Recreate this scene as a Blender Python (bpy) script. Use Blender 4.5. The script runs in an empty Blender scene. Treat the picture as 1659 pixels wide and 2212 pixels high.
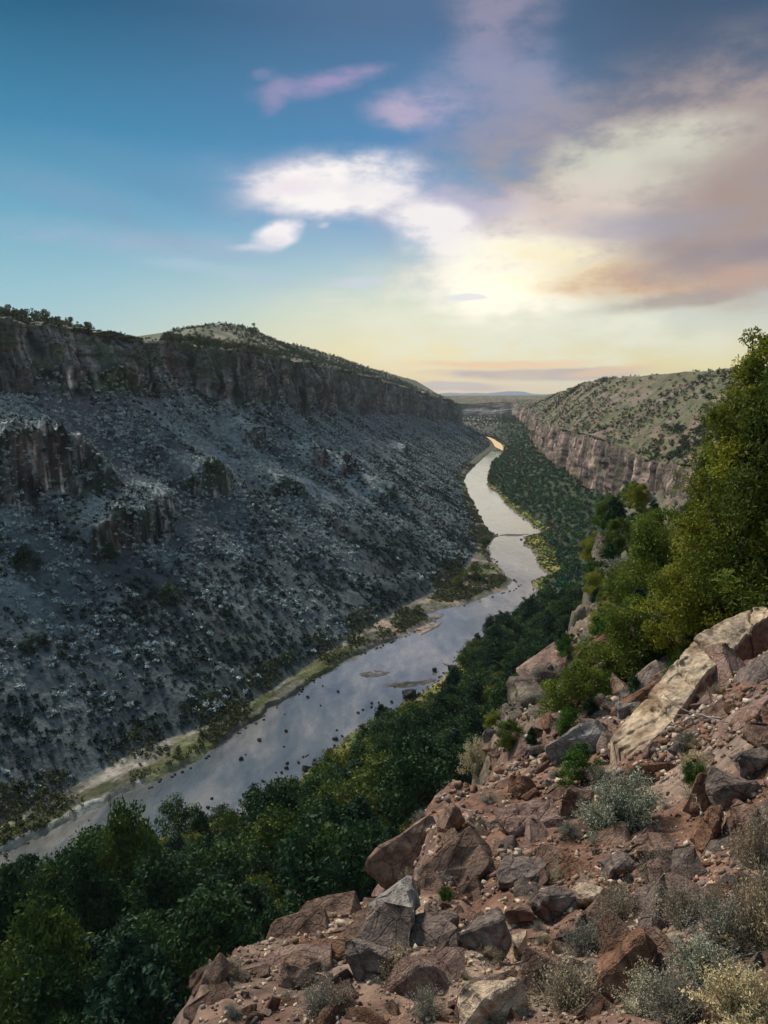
import bpy, bmesh, math, random
import numpy as np
from mathutils import Vector, Matrix
from mathutils.bvhtree import BVHTree

SC = bpy.context.scene
COL = SC.collection
rng = np.random.default_rng(11)
random.seed(5)
R = math.radians
H = 100.0                      # eye height over the river
S = 1659.0 / 768.0
F = 768.0
PITCH = R(8.67)
cp, sp = math.cos(PITCH), math.sin(PITCH)

# ------------------------------------------------------------------ geometry of sight
def ray(dx, dy):
    u = dx / S - 384.0
    w = 512.0 - dy / S
    return np.array([u, F * cp + w * sp, -F * sp + w * cp])
def Pz(dx, dy, z=0.0):
    r = ray(dx, dy); t = (z - H) / r[2]
    return np.array([r[0] * t, r[1] * t, z])
def Py(dx, dy, y):
    r = ray(dx, dy); t = y / r[1]
    return np.array([r[0] * t, y, H + r[2] * t])
def proj(P):
    P = np.asarray(P, float)
    x, y, z = P[..., 0], P[..., 1], P[..., 2] - H
    d = y * cp - z * sp
    h = y * sp + z * cp
    d = np.where(d < 0.05, 0.05, d)
    return np.stack([(384 + F * x / d) * S, (512 - F * h / d) * S, d], -1)

# ------------------------------------------------------------------ noise
def _h(ix, iy, iz, seed):
    n = (ix * 374761393 + iy * 668265263 + iz * 2147483647 + seed * 974711) & 0xFFFFFFFF
    n = ((n ^ (n >> 13)) * 1274126177) & 0xFFFFFFFF
    n = ((n ^ (n >> 16)) * 2246822519) & 0xFFFFFFFF
    return ((n ^ (n >> 15)) & 0xFFFFFF) / float(0xFFFFFF)
def vnoise(x, y, z=None, seed=0):
    x = np.asarray(x, float); y = np.asarray(y, float)
    z = np.zeros_like(x) if z is None else np.asarray(z, float) + np.zeros_like(x)
    xi, yi, zi = np.floor(x), np.floor(y), np.floor(z)
    fx, fy, fz = x - xi, y - yi, z - zi
    fx = fx * fx * (3 - 2 * fx); fy = fy * fy * (3 - 2 * fy); fz = fz * fz * (3 - 2 * fz)
    xi = xi.astype(np.int64); yi = yi.astype(np.int64); zi = zi.astype(np.int64)
    def g(a, b, c): return _h(xi + a, yi + b, zi + c, seed)
    x00 = g(0,0,0) * (1 - fx) + g(1,0,0) * fx
    x10 = g(0,1,0) * (1 - fx) + g(1,1,0) * fx
    x01 = g(0,0,1) * (1 - fx) + g(1,0,1) * fx
    x11 = g(0,1,1) * (1 - fx) + g(1,1,1) * fx
    return ((x00 * (1 - fy) + x10 * fy) * (1 - fz) + (x01 * (1 - fy) + x11 * fy) * fz) * 2 - 1
def fbm(x, y, z=None, o=4, seed=0, gain=.5):
    s = 0; a = 1; t = 0
    for i in range(o):
        s = s + a * vnoise(x, y, z, seed + i * 17); t += a
        a *= gain; x = x * 2.03 + 3.1; y = y * 2.03 + 1.7
        if z is not None: z = z * 2.03 + .9
    return s / t
def sm(a, b, x):
    t = np.clip((x - a) / (b - a), 0, 1); return t * t * (3 - 2 * t)
def lerp(a, b, t): return a + (b - a) * t
def mixc(c, d, t): return c * (1 - t[..., None]) + np.asarray(d) * t[..., None]

# ------------------------------------------------------------------ objects
def mesh_np(name, V, Fc, mat, col=None, smooth=False, parent=None, attr='tint', link=True):
    V = np.asarray(V, np.float32).reshape(-1, 3)
    Fc = np.asarray(Fc, np.int32)
    k = Fc.shape[1]
    me = bpy.data.meshes.new(name)
    me.vertices.add(len(V)); me.vertices.foreach_set('co', V.ravel())
    me.loops.add(Fc.size); me.loops.foreach_set('vertex_index', Fc.ravel())
    me.polygons.add(len(Fc))
    me.polygons.foreach_set('loop_start', np.arange(0, Fc.size, k, dtype=np.int32))
    me.polygons.foreach_set('loop_total', np.full(len(Fc), k, np.int32))
    if smooth: me.polygons.foreach_set('use_smooth', np.ones(len(Fc), bool))
    me.update(calc_edges=True)
    if col is not None:
        a = me.color_attributes.new(attr, 'FLOAT_COLOR', 'POINT')
        c = np.ones((len(V), 4), np.float32); c[:, :3] = np.asarray(col, np.float32).reshape(-1, 3)
        a.data.foreach_set('color', c.ravel())
    me.materials.append(mat)
    if not link: return me
    o = bpy.data.objects.new(name, me); COL.objects.link(o)
    if parent: o.parent = parent
    return o
def obj(name, me, parent=None, loc=None):
    o = bpy.data.objects.new(name, me); COL.objects.link(o)
    if parent: o.parent = parent
    if loc is not None: o.location = loc
    return o
def tag(o, label=None, cat=None, group=None, kind=None):
    if label: o['label'] = label
    if cat: o['category'] = cat
    if group: o['group'] = group
    if kind: o['kind'] = kind
    return o
def empty(name, loc=(0, 0, 0), rz=0):
    o = bpy.data.objects.new(name, None); COL.objects.link(o)
    o.location = loc; o.rotation_euler = (0, 0, rz); o.empty_display_size = .3
    return o
def grid_faces(r, c):
    i = np.arange(r - 1)[:, None] * c + np.arange(c - 1)[None, :]
    i = i.ravel()
    return np.stack([i, i + 1, i + c + 1, i + c], -1)

# ------------------------------------------------------------------ materials
def nodes(name):
    m = bpy.data.materials.new(name); m.use_nodes = True
    nt = m.node_tree; b = nt.nodes['Principled BSDF']
    return m, nt, b
def N(nt, t, **k):
    n = nt.nodes.new(t)
    for a, v in k.items():
        if a in n.inputs.keys() if hasattr(n.inputs, 'keys') else False: n.inputs[a].default_value = v
        else: setattr(n, a, v)
    return n
def ramp(nt, fac, stops, interp='LINEAR'):
    r = nt.nodes.new('ShaderNodeValToRGB'); r.color_ramp.interpolation = interp
    e = r.color_ramp.elements
    while len(e) < len(stops): e.new(.5)
    for i, (p, c) in enumerate(stops):
        e[i].position = p; e[i].color = (*c, 1) if len(c) == 3 else c
    nt.links.new(fac, r.inputs['Fac']); return r.outputs['Color']
def mixn(nt, fac, a, b, mode='MIX'):
    m = nt.nodes.new('ShaderNodeMix'); m.data_type = 'RGBA'; m.blend_type = mode
    for sock, v in ((m.inputs['Factor'], fac), (m.inputs['A'], a), (m.inputs['B'], b)):
        if isinstance(v, bpy.types.NodeSocket): nt.links.new(v, sock)
        elif isinstance(v, (int, float)): sock.default_value = v
        else: sock.default_value = (*v, 1)
    return m.outputs['Result']
def noise_n(nt, scale, detail=4, rough=.55, coord='Object', dist=0, vec=None):
    n = nt.nodes.new('ShaderNodeTexNoise')
    n.inputs['Scale'].default_value = scale; n.inputs['Detail'].default_value = detail
    n.inputs['Roughness'].default_value = rough; n.inputs['Distortion'].default_value = dist
    if vec is None:
        tc = nt.nodes.new('ShaderNodeTexCoord'); vec = tc.outputs[coord]
    nt.links.new(vec, n.inputs['Vector'])
    return n.outputs['Fac']
def bump_n(nt, b, h, strength, dist):
    bp = nt.nodes.new('ShaderNodeBump'); bp.inputs['Strength'].default_value = strength
    bp.inputs['Distance'].default_value = dist
    nt.links.new(h, bp.inputs['Height']); nt.links.new(bp.outputs['Normal'], b.inputs['Normal'])

def terrain_mat(name, s1, s2, lo, hi, bstr, bdist):
    """colour of each place, painted light and shade included, from the sheet's colour attribute, broken up by fine mineral noise"""
    m, nt, b = nodes(name)
    a = nt.nodes.new('ShaderNodeAttribute'); a.attribute_name = 'tint'
    n1 = noise_n(nt, s1, 5, .65); n2 = noise_n(nt, s2, 4, .6)
    k1 = ramp(nt, n1, [(.3, (lo,) * 3), (.7, (hi,) * 3)])
    k2 = ramp(nt, n2, [(.3, (.75, .75, .78)), (.7, (1.25, 1.22, 1.18))])
    c = mixn(nt, 1, a.outputs['Color'], k1, 'MULTIPLY'); c = mixn(nt, 1, c, k2, 'MULTIPLY')
    nt.links.new(c, b.inputs['Base Color']); b.inputs['Roughness'].default_value = .95
    b.inputs['Specular IOR Level'].default_value = .15
    bump_n(nt, b, n1, bstr, bdist)
    return m
M_WALL = terrain_mat('canyon_wall_rock', .55, .12, .55, 1.55, .8, .8)
M_NEAR = terrain_mat('rusty_soil', 9, 1.6, .5, 1.6, .8, .05)

def rock_mat(name, c1, c2, lichen=(.33, .31, .25), s=3.0):
    m, nt, b = nodes(name)
    n1 = noise_n(nt, s, 6, .65); n2 = noise_n(nt, s * 7, 4, .7); n3 = noise_n(nt, s * .7, 5, .6, dist=.6)
    c = ramp(nt, n1, [(.35, c1), (.65, c2)])
    k = ramp(nt, n2, [(.35, (.6, .6, .6)), (.65, (1.35, 1.33, 1.3))])
    c = mixn(nt, 1, c, k, 'MULTIPLY')
    l = ramp(nt, n3, [(.56, (0, 0, 0)), (.66, (.6, .6, .6))])
    c = mixn(nt, l, c, lichen)
    nt.links.new(c, b.inputs['Base Color']); b.inputs['Roughness'].default_value = .9
    b.inputs['Specular IOR Level'].default_value = .2
    vo = nt.nodes.new('ShaderNodeTexVoronoi'); vo.feature = 'DISTANCE_TO_EDGE'; vo.inputs['Scale'].default_value = s * .9
    tcv = nt.nodes.new('ShaderNodeTexCoord'); vm = nt.nodes.new('ShaderNodeVectorMath'); vm.operation = 'MULTIPLY_ADD'
    nn_ = nt.nodes.new('ShaderNodeTexNoise'); nn_.inputs['Scale'].default_value = s * 1.3; nt.links.new(tcv.outputs['Object'], nn_.inputs['Vector'])
    nt.links.new(nn_.outputs['Color'], vm.inputs[0]); vm.inputs[1].default_value = (.5 / s,) * 3; nt.links.new(tcv.outputs['Object'], vm.inputs[2]); nt.links.new(vm.outputs[0], vo.inputs['Vector'])
    ck = ramp(nt, vo.outputs['Distance'], [(0, (.35, .33, .32)), (.035, (1, 1, 1))])
    c = mixn(nt, .5, c, ck, 'MULTIPLY'); nt.links.new(c, b.inputs['Base Color'])
    hh = nt.nodes.new('ShaderNodeMath'); hh.operation = 'MULTIPLY_ADD'; hh.inputs[1].default_value = .5
    sc_ = nt.nodes.new('ShaderNodeSeparateColor'); nt.links.new(ck, sc_.inputs[0]); nt.links.new(sc_.outputs[0], hh.inputs[0])
    h2 = nt.nodes.new('ShaderNodeMath'); h2.operation = 'MULTIPLY_ADD'; h2.inputs[1].default_value = 1.6; nt.links.new(n1, h2.inputs[0]); nt.links.new(n2, h2.inputs[2]); nt.links.new(h2.outputs[0], hh.inputs[2])
    bump_n(nt, b, hh.outputs[0], .9, .045 * 3 / s)
    return m
M_RK = dict(
    brown=rock_mat('brown_basalt', (.10, .06, .042), (.29, .185, .135), (.31, .23, .17)),
    rust=rock_mat('rust_rock', (.10, .05, .03), (.24, .13, .08), (.24, .165, .12)),
    pink=rock_mat('pinkish_rock', (.16, .095, .075), (.34, .225, .18), (.34, .26, .2)),
    mauve=rock_mat('mauve_rock', (.09, .068, .06), (.24, .185, .155), (.3, .23, .17)),
    grey=rock_mat('grey_rock', (.15, .135, .12), (.33, .3, .27)),
    tan=rock_mat('tan_rock', (.33, .24, .165), (.5, .39, .28), (.42, .38, .27)),
    dark=rock_mat('dark_wet_basalt', (.018, .018, .02), (.05, .048, .048), (.07, .065, .06), 1.2),
    crag=rock_mat('lichened_crag', (.055, .045, .036), (.2, .155, .118), (.3, .27, .2), 1.6),
    stone=rock_mat('pale_stones', (.34, .24, .17), (.55, .43, .33), (.5, .45, .35), 5),
)
def leaf_mat(name, dark, light, yellow=None, rough=.7, tr=.2):
    m, nt, b = nodes(name)
    a = nt.nodes.new('ShaderNodeAttribute'); a.attribute_name = 'tint'
    sepx = nt.nodes.new('ShaderNodeSeparateColor'); nt.links.new(a.outputs['Color'], sepx.inputs['Color'])
    stops = [(0, dark), (.75, light)]
    if yellow: stops.append((1, yellow))
    c = ramp(nt, sepx.outputs['Red'], stops)
    oi = nt.nodes.new('ShaderNodeObjectInfo')
    k = ramp(nt, oi.outputs['Random'], [(0, (.6, .75, .8)), (.5, (1, 1, 1)), (1, (1.55, 1.3, .95))])
    c = mixn(nt, 1, c, k, 'MULTIPLY')
    nt.links.new(c, b.inputs['Base Color']); b.inputs['Roughness'].default_value = rough
    b.inputs['Specular IOR Level'].default_value = .15
    t = nt.nodes.new('ShaderNodeBsdfTranslucent'); nt.links.new(c, t.inputs['Color'])
    ms = nt.nodes.new('ShaderNodeMixShader'); ms.inputs[0].default_value = tr
    nt.links.new(b.outputs[0], ms.inputs[1]); nt.links.new(t.outputs[0], ms.inputs[2])
    nt.links.new(ms.outputs[0], nt.nodes['Material Output'].inputs['Surface'])
    return m
M_TREE = leaf_mat('dark_tree_foliage', (.006, .022, .009), (.042, .092, .026), (.11, .16, .03))
M_TREE2 = leaf_mat('bluish_tree_foliage', (.006, .022, .013), (.036, .08, .038), (.08, .125, .045))
M_OLIVE = leaf_mat('olive_tree_foliage', (.035, .06, .012), (.12, .155, .025), (.2, .2, .03))
M_JUN = leaf_mat('juniper_foliage', (.025, .05, .009), (.17, .205, .028), (.36, .34, .05), tr=.3)
M_JUNY = leaf_mat('yellow_juniper_foliage', (.045, .075, .012), (.21, .24, .035), (.36, .35, .06), tr=.3)
M_GREENB = leaf_mat('green_shrub_foliage', (.015, .05, .008), (.07, .16, .02), (.16, .24, .03))
M_SAGE = leaf_mat('sagebrush_foliage', (.15, .14, .085), (.46, .43, .30), (.6, .55, .41), tr=.15)
M_SAGED = leaf_mat('dry_sagebrush_foliage', (.08, .072, .05), (.25, .225, .165), (.38, .33, .25), tr=.15)
M_MESA = leaf_mat('far_juniper_foliage', (.025, .04, .02), (.07, .095, .045), (.1, .12, .05))
M_SCRUB = None
def scrub_mat():
    m, nt, b = nodes('slope_scrub_foliage')
    a = nt.nodes.new('ShaderNodeAttribute'); a.attribute_name = 'tint'
    nt.links.new(a.outputs['Color'], b.inputs['Base Color']); b.inputs['Roughness'].default_value = .85
    b.inputs['Specular IOR Level'].default_value = .1
    return m
M_SCRUB = scrub_mat()
def bark_mat(name, c1, c2):
    m, nt, b = nodes(name)
    n = noise_n(nt, 9, 4, .6)
    nt.links.new(ramp(nt, n, [(.3, c1), (.7, c2)]), b.inputs['Base Color']); b.inputs['Roughness'].default_value = .9
    bump_n(nt, b, n, .5, .02)
    return m
M_BARK = bark_mat('grey_brown_bark', (.05, .035, .025), (.15, .12, .09))
M_DEAD = bark_mat('bleached_deadwood', (.28, .24, .2), (.5, .45, .38))

# ------------------------------------------------------------------ lofted sheets
def catmull(P, t):
    """P (K,3) sampled at float params t"""
    K = len(P); i = np.clip(np.floor(t).astype(int), 0, K - 2); f = (t - i)[:, None]
    p0 = P[np.clip(i - 1, 0, K - 1)]; p1 = P[i]; p2 = P[i + 1]; p3 = P[np.clip(i + 2, 0, K - 1)]
    c = .5 * ((2 * p1) + (-p0 + p2) * f + (2 * p0 - 5 * p1 + 4 * p2 - p3) * f * f + (-p0 + 3 * p1 - 3 * p2 + p3) * f ** 3)
    lin = p1 + (p2 - p1) * f
    return .6 * c + .4 * lin
def station_params(P, n, k=.0016, floor=.2):
    t = np.linspace(0, len(P) - 1, 4000)
    Q = catmull(P, t)
    seg = np.linalg.norm(np.diff(Q, axis=0), axis=1)
    mid = .5 * (Q[1:] + Q[:-1])
    w = seg / np.maximum(np.hypot(mid[:, 0], mid[:, 1]), 120) + 1e-6
    c = np.concatenate([[0], np.cumsum(w)]); c /= c[-1]
    return np.interp(np.linspace(0, 1, n), c, t)
def loft(lines, n, bands, tp, curve=True):
    L = [catmull(np.array(l), tp) for l in lines]
    rows = []; band = []; fr = []
    for i, m in enumerate(bands):
        for j in range(m):
            f = j / m
            rows.append(L[i] * (1 - f) + L[i + 1] * f); band.append(i); fr.append(f)
    rows.append(L[-1]); band.append(len(bands) - 1); fr.append(1.0)
    return np.array(rows), np.array(band), np.array(fr)

def smooth1(a, it=2):
    a = np.array(a, float)
    for _ in range(it):
        b = a.copy(); b[1:-1] = .25 * a[:-2] + .5 * a[1:-1] + .25 * a[2:]; a = b
    return a

# ---- LEFT WALL ----
W = lambda x, y, z=0.: np.array([x, y, z], float)
LE = [W(-300,-110), W(-160,60), Pz(0,1850), Pz(200,1760), Pz(330,1700), Pz(420,1655), Pz(499,1602), Pz(552,1558), Pz(649,1496), Pz(706,1448),
      Pz(772,1417), Pz(860,1382), Pz(900,1364), Pz(952,1345), Pz(899,1336), Pz(980,1315), Pz(1052,1294), Pz(1112,1274), Pz(1120,1262), Pz(1093,1233),
      Pz(1062,1207), Pz(1051,1171), Pz(1079,1157), Pz(1055,1147), Pz(1040,1123), Pz(1019,1082), Pz(1002,1041), Pz(1007,1028), Pz(1035,998), Pz(1069,967),
      Pz(1054,946), W(238,2000), W(180,2200)]
LT = [W(-325,-100), W(-180,66), Pz(0,1768,2.5), Pz(180,1685,2.5), Pz(290,1622,2.5), Pz(400,1580,2.5), Pz(470,1558,2.5), Pz(520,1528,2.5), Pz(600,1480,2.5), Pz(680,1425,2.5),
      Pz(740,1385,2.5), Pz(790,1355,2.5), Pz(840,1330,2.5), Pz(868,1312,2.5), Pz(890,1300,2.5), Pz(930,1280,2.5), Pz(965,1258,2.5), Pz(985,1243,2.5), Pz(1000,1232,2.5), Pz(1015,1212,2.5),
      Pz(1028,1190,2.5), Pz(1033,1165,2.5), Pz(1034,1150,2.5), Pz(1034,1138,2.5), Pz(1026,1113,2.5), Pz(1009,1074,2.5), Pz(994,1034,2.5), Pz(998,1020,2.5), Pz(1025,990,2.5), Pz(1060,961,2.5),
      Pz(1044,942,2.5), W(222,2000,2.5), W(160,2200,2.5)]
LE = np.array(LE); LT = np.array(LT); LT[:, 2] = 2.5
NC = 1000
LE0 = LE.copy(); tp0 = station_params(LT, NC)
LE = catmull(LE, tp0); LT = catmull(LT, tp0); LT[:, 2] = 2.5
K = NC
th = np.interp(LT[:, 1], [100, 300, 600, 1000, 1900], [R(143), R(148), R(158), R(168), R(172)])
nL = np.stack([np.cos(th), np.sin(th), np.zeros(K)], -1)
base_c = ([-400, 0, 200, 400, 500, 640, 800, 900, 985, 1040], [800, 835, 845, 852, 880, 888, 892, 897, 915, 925])
rim_c = ([-400, 0, 190, 230, 330, 400, 480, 560, 700, 800, 900, 960, 985, 1040], [630, 690, 716, 730, 740, 745, 752, 764, 792, 814, 846, 862, 872, 890])
sky_c = ([-400, 0, 60, 110, 150, 190, 260, 330, 400, 450, 490, 530, 560, 600, 640, 700, 780, 860, 920, 960, 990, 1040],
         [600, 668, 690, 708, 716, 722, 722, 736, 726, 706, 700, 706, 722, 738, 746, 762, 790, 812, 828, 848, 862, 885])
def zprof(D): return 2.5 + .50 * D + .0006 * D * D
Dc = np.zeros(K)
for k in range(K):
    Dc[k] = 200
    Ds = np.arange(10, 420, 1.0)
    p = LT[k][None] + nL[k][None] * Ds[:, None]; p[:, 2] = zprof(Ds)
    q = proj(p); okk = np.where((p[:, 1] > 60) & (q[:, 1] <= np.interp(q[:, 0], *base_c)))[0]
    if len(okk): Dc[k] = Ds[okk[0]]
vi = np.where((LT[:, 1] > 80) & (LT[:, 1] < 1850))[0]; va, vb = vi[0], vi[-1]
def ends(a): a[:va] = a[va]; a[vb:] = a[vb]; return a
Dc = smooth1(ends(Dc), 260)
def at(k, D, z): p = LT[k] + nL[k] * D; p[2] = z; return p
def fitz(k, D, curve, zmin, zmax):
    zz = np.arange(zmin, zmax, .25); p = np.repeat(at(k, D, 0.)[None], len(zz), 0); p[:, 2] = zz
    q = proj(p); okk = np.where(q[:, 1] <= np.interp(q[:, 0], *curve))[0]
    return zz[okk[0]] if len(okk) else zmax
zb = np.array([zprof(Dc[k]) for k in range(K)])
zr = np.array([fitz(k, Dc[k] + 7, rim_c, zb[k] + 12, zb[k] + 60) for k in range(K)])
zr = smooth1(ends(zr), 40)
zs = np.array([fitz(k, Dc[k] + 110, sky_c, zr[k] - 10, zr[k] + 60) for k in range(K)])
zs = smooth1(ends(zs), 12)
lines = [LE + [0, 0, -1.2], LE * .75 + LT * .25 + [0, 0, .5], LT]
for fr_ in (.14, .34, .67):
    lines.append(np.array([at(k, Dc[k] * fr_, zprof(Dc[k] * fr_)) for k in range(K)]))
for a in (3, 4):   # the slope's own line is smoother than the winding bank
    lines[a] = np.stack([smooth1(lines[a][:, 0], 300 * (a - 2)), smooth1(lines[a][:, 1], 300 * (a - 2)), smooth1(lines[a][:, 2], 20)], -1)
lines.append(np.array([at(k, Dc[k], zb[k]) for k in range(K)]))
lines.append(np.array([at(k, Dc[k] + 7, zr[k]) for k in range(K)]))
lines.append(np.array([at(k, Dc[k] + 55, zr[k] + (zs[k] - zr[k]) * .42) for k in range(K)]))
lines.append(np.array([at(k, Dc[k] + 110, zs[k]) for k in range(K)]))
lines.append(np.array([at(k, Dc[k] + 170, zs[k] - 5) for k in range(K)]))
lines.append(np.array([at(k, Dc[k] + 900, 98) for k in range(K)]))
tpL = np.arange(NC).astype(float)
GL, bandL, frL = loft(lines, NC, [4, 14, 26, 44, 90, 90, 56, 24, 40, 10, 12], tpL)
nLs = catmull(nL, tpL)
arcL = np.concatenate([[0], np.cumsum(np.linalg.norm(np.diff(catmull(np.stack([smooth1(LT[:,0],500), smooth1(LT[:,1],500), LT[:,2]],-1), tpL), axis=0), axis=1))])
A2 = np.broadcast_to(arcL[None, :], GL.shape[:2]).copy()
X, Y, Z = GL[..., 0].copy(), GL[..., 1].copy(), GL[..., 2].copy()
Dm = (X - GL[18, :, 0][None]) * nLs[:, 0][None] + (Y - GL[18, :, 1][None]) * nLs[:, 1][None]
talus = ((bandL >= 2) & (bandL <= 5)).astype(float)[:, None]
cliff = (bandL == 6).astype(float)[:, None]
topm = (bandL >= 7).astype(float)[:, None]
frac = np.clip((Z - 2.5) / (np.maximum(GL[np.where(bandL == 6)[0][0], :, 2][None] - 2.5, 1)), 0, 1)
inner = sm(0, .06, frac)
# gullies and spurs running down the slope, boulder lumps
gul = fbm(A2 / 34 + Dm / 160, Dm / 130, o=3, seed=3)
Z += talus * inner * (gul * 5.0 * sm(0, .5, frac) + fbm(X / 9, Y / 9, o=4, seed=5) * 1.5)
# columns and buttresses on the cliff band; big alcoves too
colm = fbm(A2 / 7, Z / 60, o=4, seed=9, gain=.6) - .5 * np.abs(fbm(A2 / 4, Z / 90, o=3, seed=10, gain=.7))
butt = fbm(A2 / 42, Z / 200, o=2, seed=12)
ledge = fbm(A2 / 30, Z / 6, o=3, seed=15)
ci = np.where(bandL == 6)[0]
env = np.zeros(len(bandL)); env[ci] = np.sin(np.linspace(.35, math.pi * .95, len(ci))) ** .5
up = np.exp(-np.maximum(np.arange(len(bandL)) - ci[-1], 0) / 12.) * (np.arange(len(bandL)) > ci[-1])
dn = np.exp(-np.maximum(ci[0] - np.arange(len(bandL)), 0) / 9.) * (np.arange(len(bandL)) < ci[0])
env = (env + up + dn)[:, None]
push = env * (butt * 17 + colm * 5.5 + ledge * 3.2 + fbm(A2 / 2.6, Z / 14, o=3, seed=19) * 2.2 + np.floor(fbm(A2 / 5, Z / 22, o=2, seed=20) * 6) / 6 * 3.0)
Z += (env * (1 - up[:, None]) * (bandL <= 6)[:, None]) * fbm(A2 / 34, A2 * 0, o=4, seed=21) * 26 * (1 - np.clip((Z - catmull(np.stack([zb] * 3, -1), tpL)[:, 0][None]) / 28., 0, 1))
X += nLs[:, 0][None] * push; Y += nLs[:, 1][None] * push
Z += up[:, None] * fbm(A2 / 9, Dm / 20, o=4, seed=44) * 4
Z += topm * (fbm(X / 26, Y / 26, o=4, seed=23) * 1.6) * (bandL < 10)[:, None]
# mid-slope outcrops: a steep face with a shelf of scree above it
PR = proj(np.stack([X, Y, Z], -1))
outm = np.zeros_like(Z); shelf = np.zeros_like(Z)
for (ox, oy, w, h, back, sd) in [(40, 1090, 34, 12, 40, 1), (150, 1088, 24, 14, 34, 2), (228, 1100, 14, 7, 25, 6), (300, 1188, 26, 15, 26, 3), (370, 1120, 10, 9, 20, 8), (470, 1062, 15, 13, 22, 4),
                                 (640, 1075, 18, 7, 26, 5), (850, 1085, 26, 9, 30, 7), (760, 1030, 18, 8, 24, 9), (880, 985, 22, 10, 22, 11), (560, 960, 14, 7, 18, 14), (700,1010,14,7,20,21), (-70, 1100, 30, 13, 30, 12)]:
    d2 = (PR[..., 0] - ox) ** 2 + (PR[..., 1] - oy) ** 2 + (1 - talus) * 1e9
    r0, c0 = np.unravel_index(np.argmin(d2), d2.shape)
    s0 = arcL[c0]; D0 = Dm[r0, c0]
    win = np.clip(1 - (np.abs(A2 - s0) / w) ** 3, 0, 1) ** .7
    e = Dm - D0 - fbm(A2 / 9, A2 * 0, o=3, seed=sd * 7) * 4.5
    f = sm(0, 2.6, e) * np.exp(-np.maximum(e - 3, 0) / back) 
    hh = h * (1 + .35 * fbm(A2 / 6, A2 * 0, o=3, seed=sd * 5 + 1))
    Z += talus * win * f * hh
    outm = np.maximum(outm, win * (sm(-2, .3, e) * (1 - sm(2.4, 3.6, e)))); shelf = np.maximum(shelf, win * sm(3, 5, e) * (1 - sm(12, 26, e)))
gx = np.gradient(Z, axis=0); gd = np.hypot(np.gradient(X, axis=0), np.gradient(Y, axis=0)) + 1e-3
steep = sm(.9, 1.8, np.abs(gx / gd)) * talus
# colour of the ground, with lit shelves and a darkened lower slope painted in
C = np.zeros(Z.shape + (3,)) + np.array([.075, .092, .095])
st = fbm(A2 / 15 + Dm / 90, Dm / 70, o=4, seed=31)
C = mixc(C, (.24, .27, .275), sm(.02, .5, st) * .8 * sm(.08, .5, frac))  # pale streaks fade low down, part of the painted corner darkening
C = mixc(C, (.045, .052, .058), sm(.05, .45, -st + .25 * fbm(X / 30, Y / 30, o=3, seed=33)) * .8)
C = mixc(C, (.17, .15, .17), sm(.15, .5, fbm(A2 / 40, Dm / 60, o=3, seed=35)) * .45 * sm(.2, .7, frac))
C = mixc(C, (.30, .32, .30), shelf * .85)  # shelf tops painted pale as if lit
C = mixc(C, (.03, .042, .038), sm(-.0, .4, fbm(A2 / 50, Dm / 30, o=4, seed=38)) * (1 - sm(.22, .5, frac)) * .7)  # dark patches painted low on the slope to imitate a vignetted corner
cc = np.zeros_like(C) + np.array([.135, .14, .138])
cs = .75 * fbm(A2 / 5, Z / 30, o=4, seed=41) + .45 * fbm(A2 / 1.7, Z / 16, o=3, seed=42)
crk = 1 - np.abs(fbm(A2 / 3.2, Z / 40, o=3, seed=46)) * 5
hb = fbm(A2 / 40, Z / 3.0, o=3, seed=47)
cc = mixc(cc, (.34, .31, .29), sm(.12, .42, cs))
cc = mixc(cc, (.025, .03, .032), sm(.08, .34, -cs)); cc = mixc(cc, (.012, .014, .016), sm(.4, .9, crk) * .65); cc = mixc(cc, (.04, .055, .035), sm(.22, .45, hb) * .7)
cc = mixc(cc, (.17, .11, .10), sm(.2, .5, fbm(A2 / 16, Z / 20, o=3, seed=43)) * .5)
cc = mixc(cc, (.07, .1, .06), sm(.05, .35, fbm(A2 / 12, Z / 12, o=4, seed=45)) * .75)
C = mixc(C, (0, 0, 0), cliff * np.ones_like(Z)) + cc * (cliff * np.ones_like(Z))[..., None]
rk = np.clip(steep + outm, 0, 1); C = C * (1 - rk[..., None]) + (cc * cc * 4.6 + .008) * (.45 + 1.3 * sm(-.35, .35, fbm(A2 / 2.6, Z / 3.4, o=3, seed=48)))[..., None] * rk[..., None]
tc_ = np.zeros_like(C) + np.array([.12, .13, .085])
tn = fbm(X / 18, Y / 18, o=4, seed=51)
tc_ = mixc(tc_, (.26, .22, .17), sm(.1, .5, tn)); tc_ = mixc(tc_, (.08, .105, .055), sm(.05, .4, -tn))
tm = topm * np.ones_like(Z); C = C * (1 - tm[..., None]) + tc_ * tm[..., None]
# bank: shingle by the water, green strip, sandy path under the slope
bi = (bandL <= 1)[:, None] * np.ones_like(Z)
bf = np.where(bandL == 0, frL * .2, np.where(bandL == 1, .2 + frL * .8, 1))[:, None] * np.ones_like(Z)
bn = fbm(A2 / 22, bf * 2.2, o=4, seed=61)
bc = np.zeros_like(C) + np.array([.12, .115, .09])
bc = mixc(bc, (.30, .27, .23), sm(.5, .66, bf + bn * .3) * (1 - sm(230, 420, Y)) * sm(-.5, .1, bn + .2))
bc = mixc(bc, (.05, .055, .026), sm(.28, .42, bf + bn * .5) * (1 - sm(.55, .7, bf + bn * .5)))
bc = mixc(bc, (.36, .34, .30), (1 - sm(.22, .34, bf + bn * .1)) * (1 - sm(170, 230, Y)) * .9)
edge_n = fbm(X / 4, Y / 4, o=4, seed=62)
bc = mixc(bc, (.075, .08, .07), sm(.8, 1.0, bf + edge_n * .35) * .9)
bc = mixc(bc, (.09, .085, .06), sm(.05, .35, edge_n) * .75)
bc = mixc(bc, (.27, .20, .15), sm(.1, .4, fbm(X / 9, Y / 9, o=3, seed=64)) * sm(260, 300, Y) * (1 - sm(600, 700, Y)))
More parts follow.
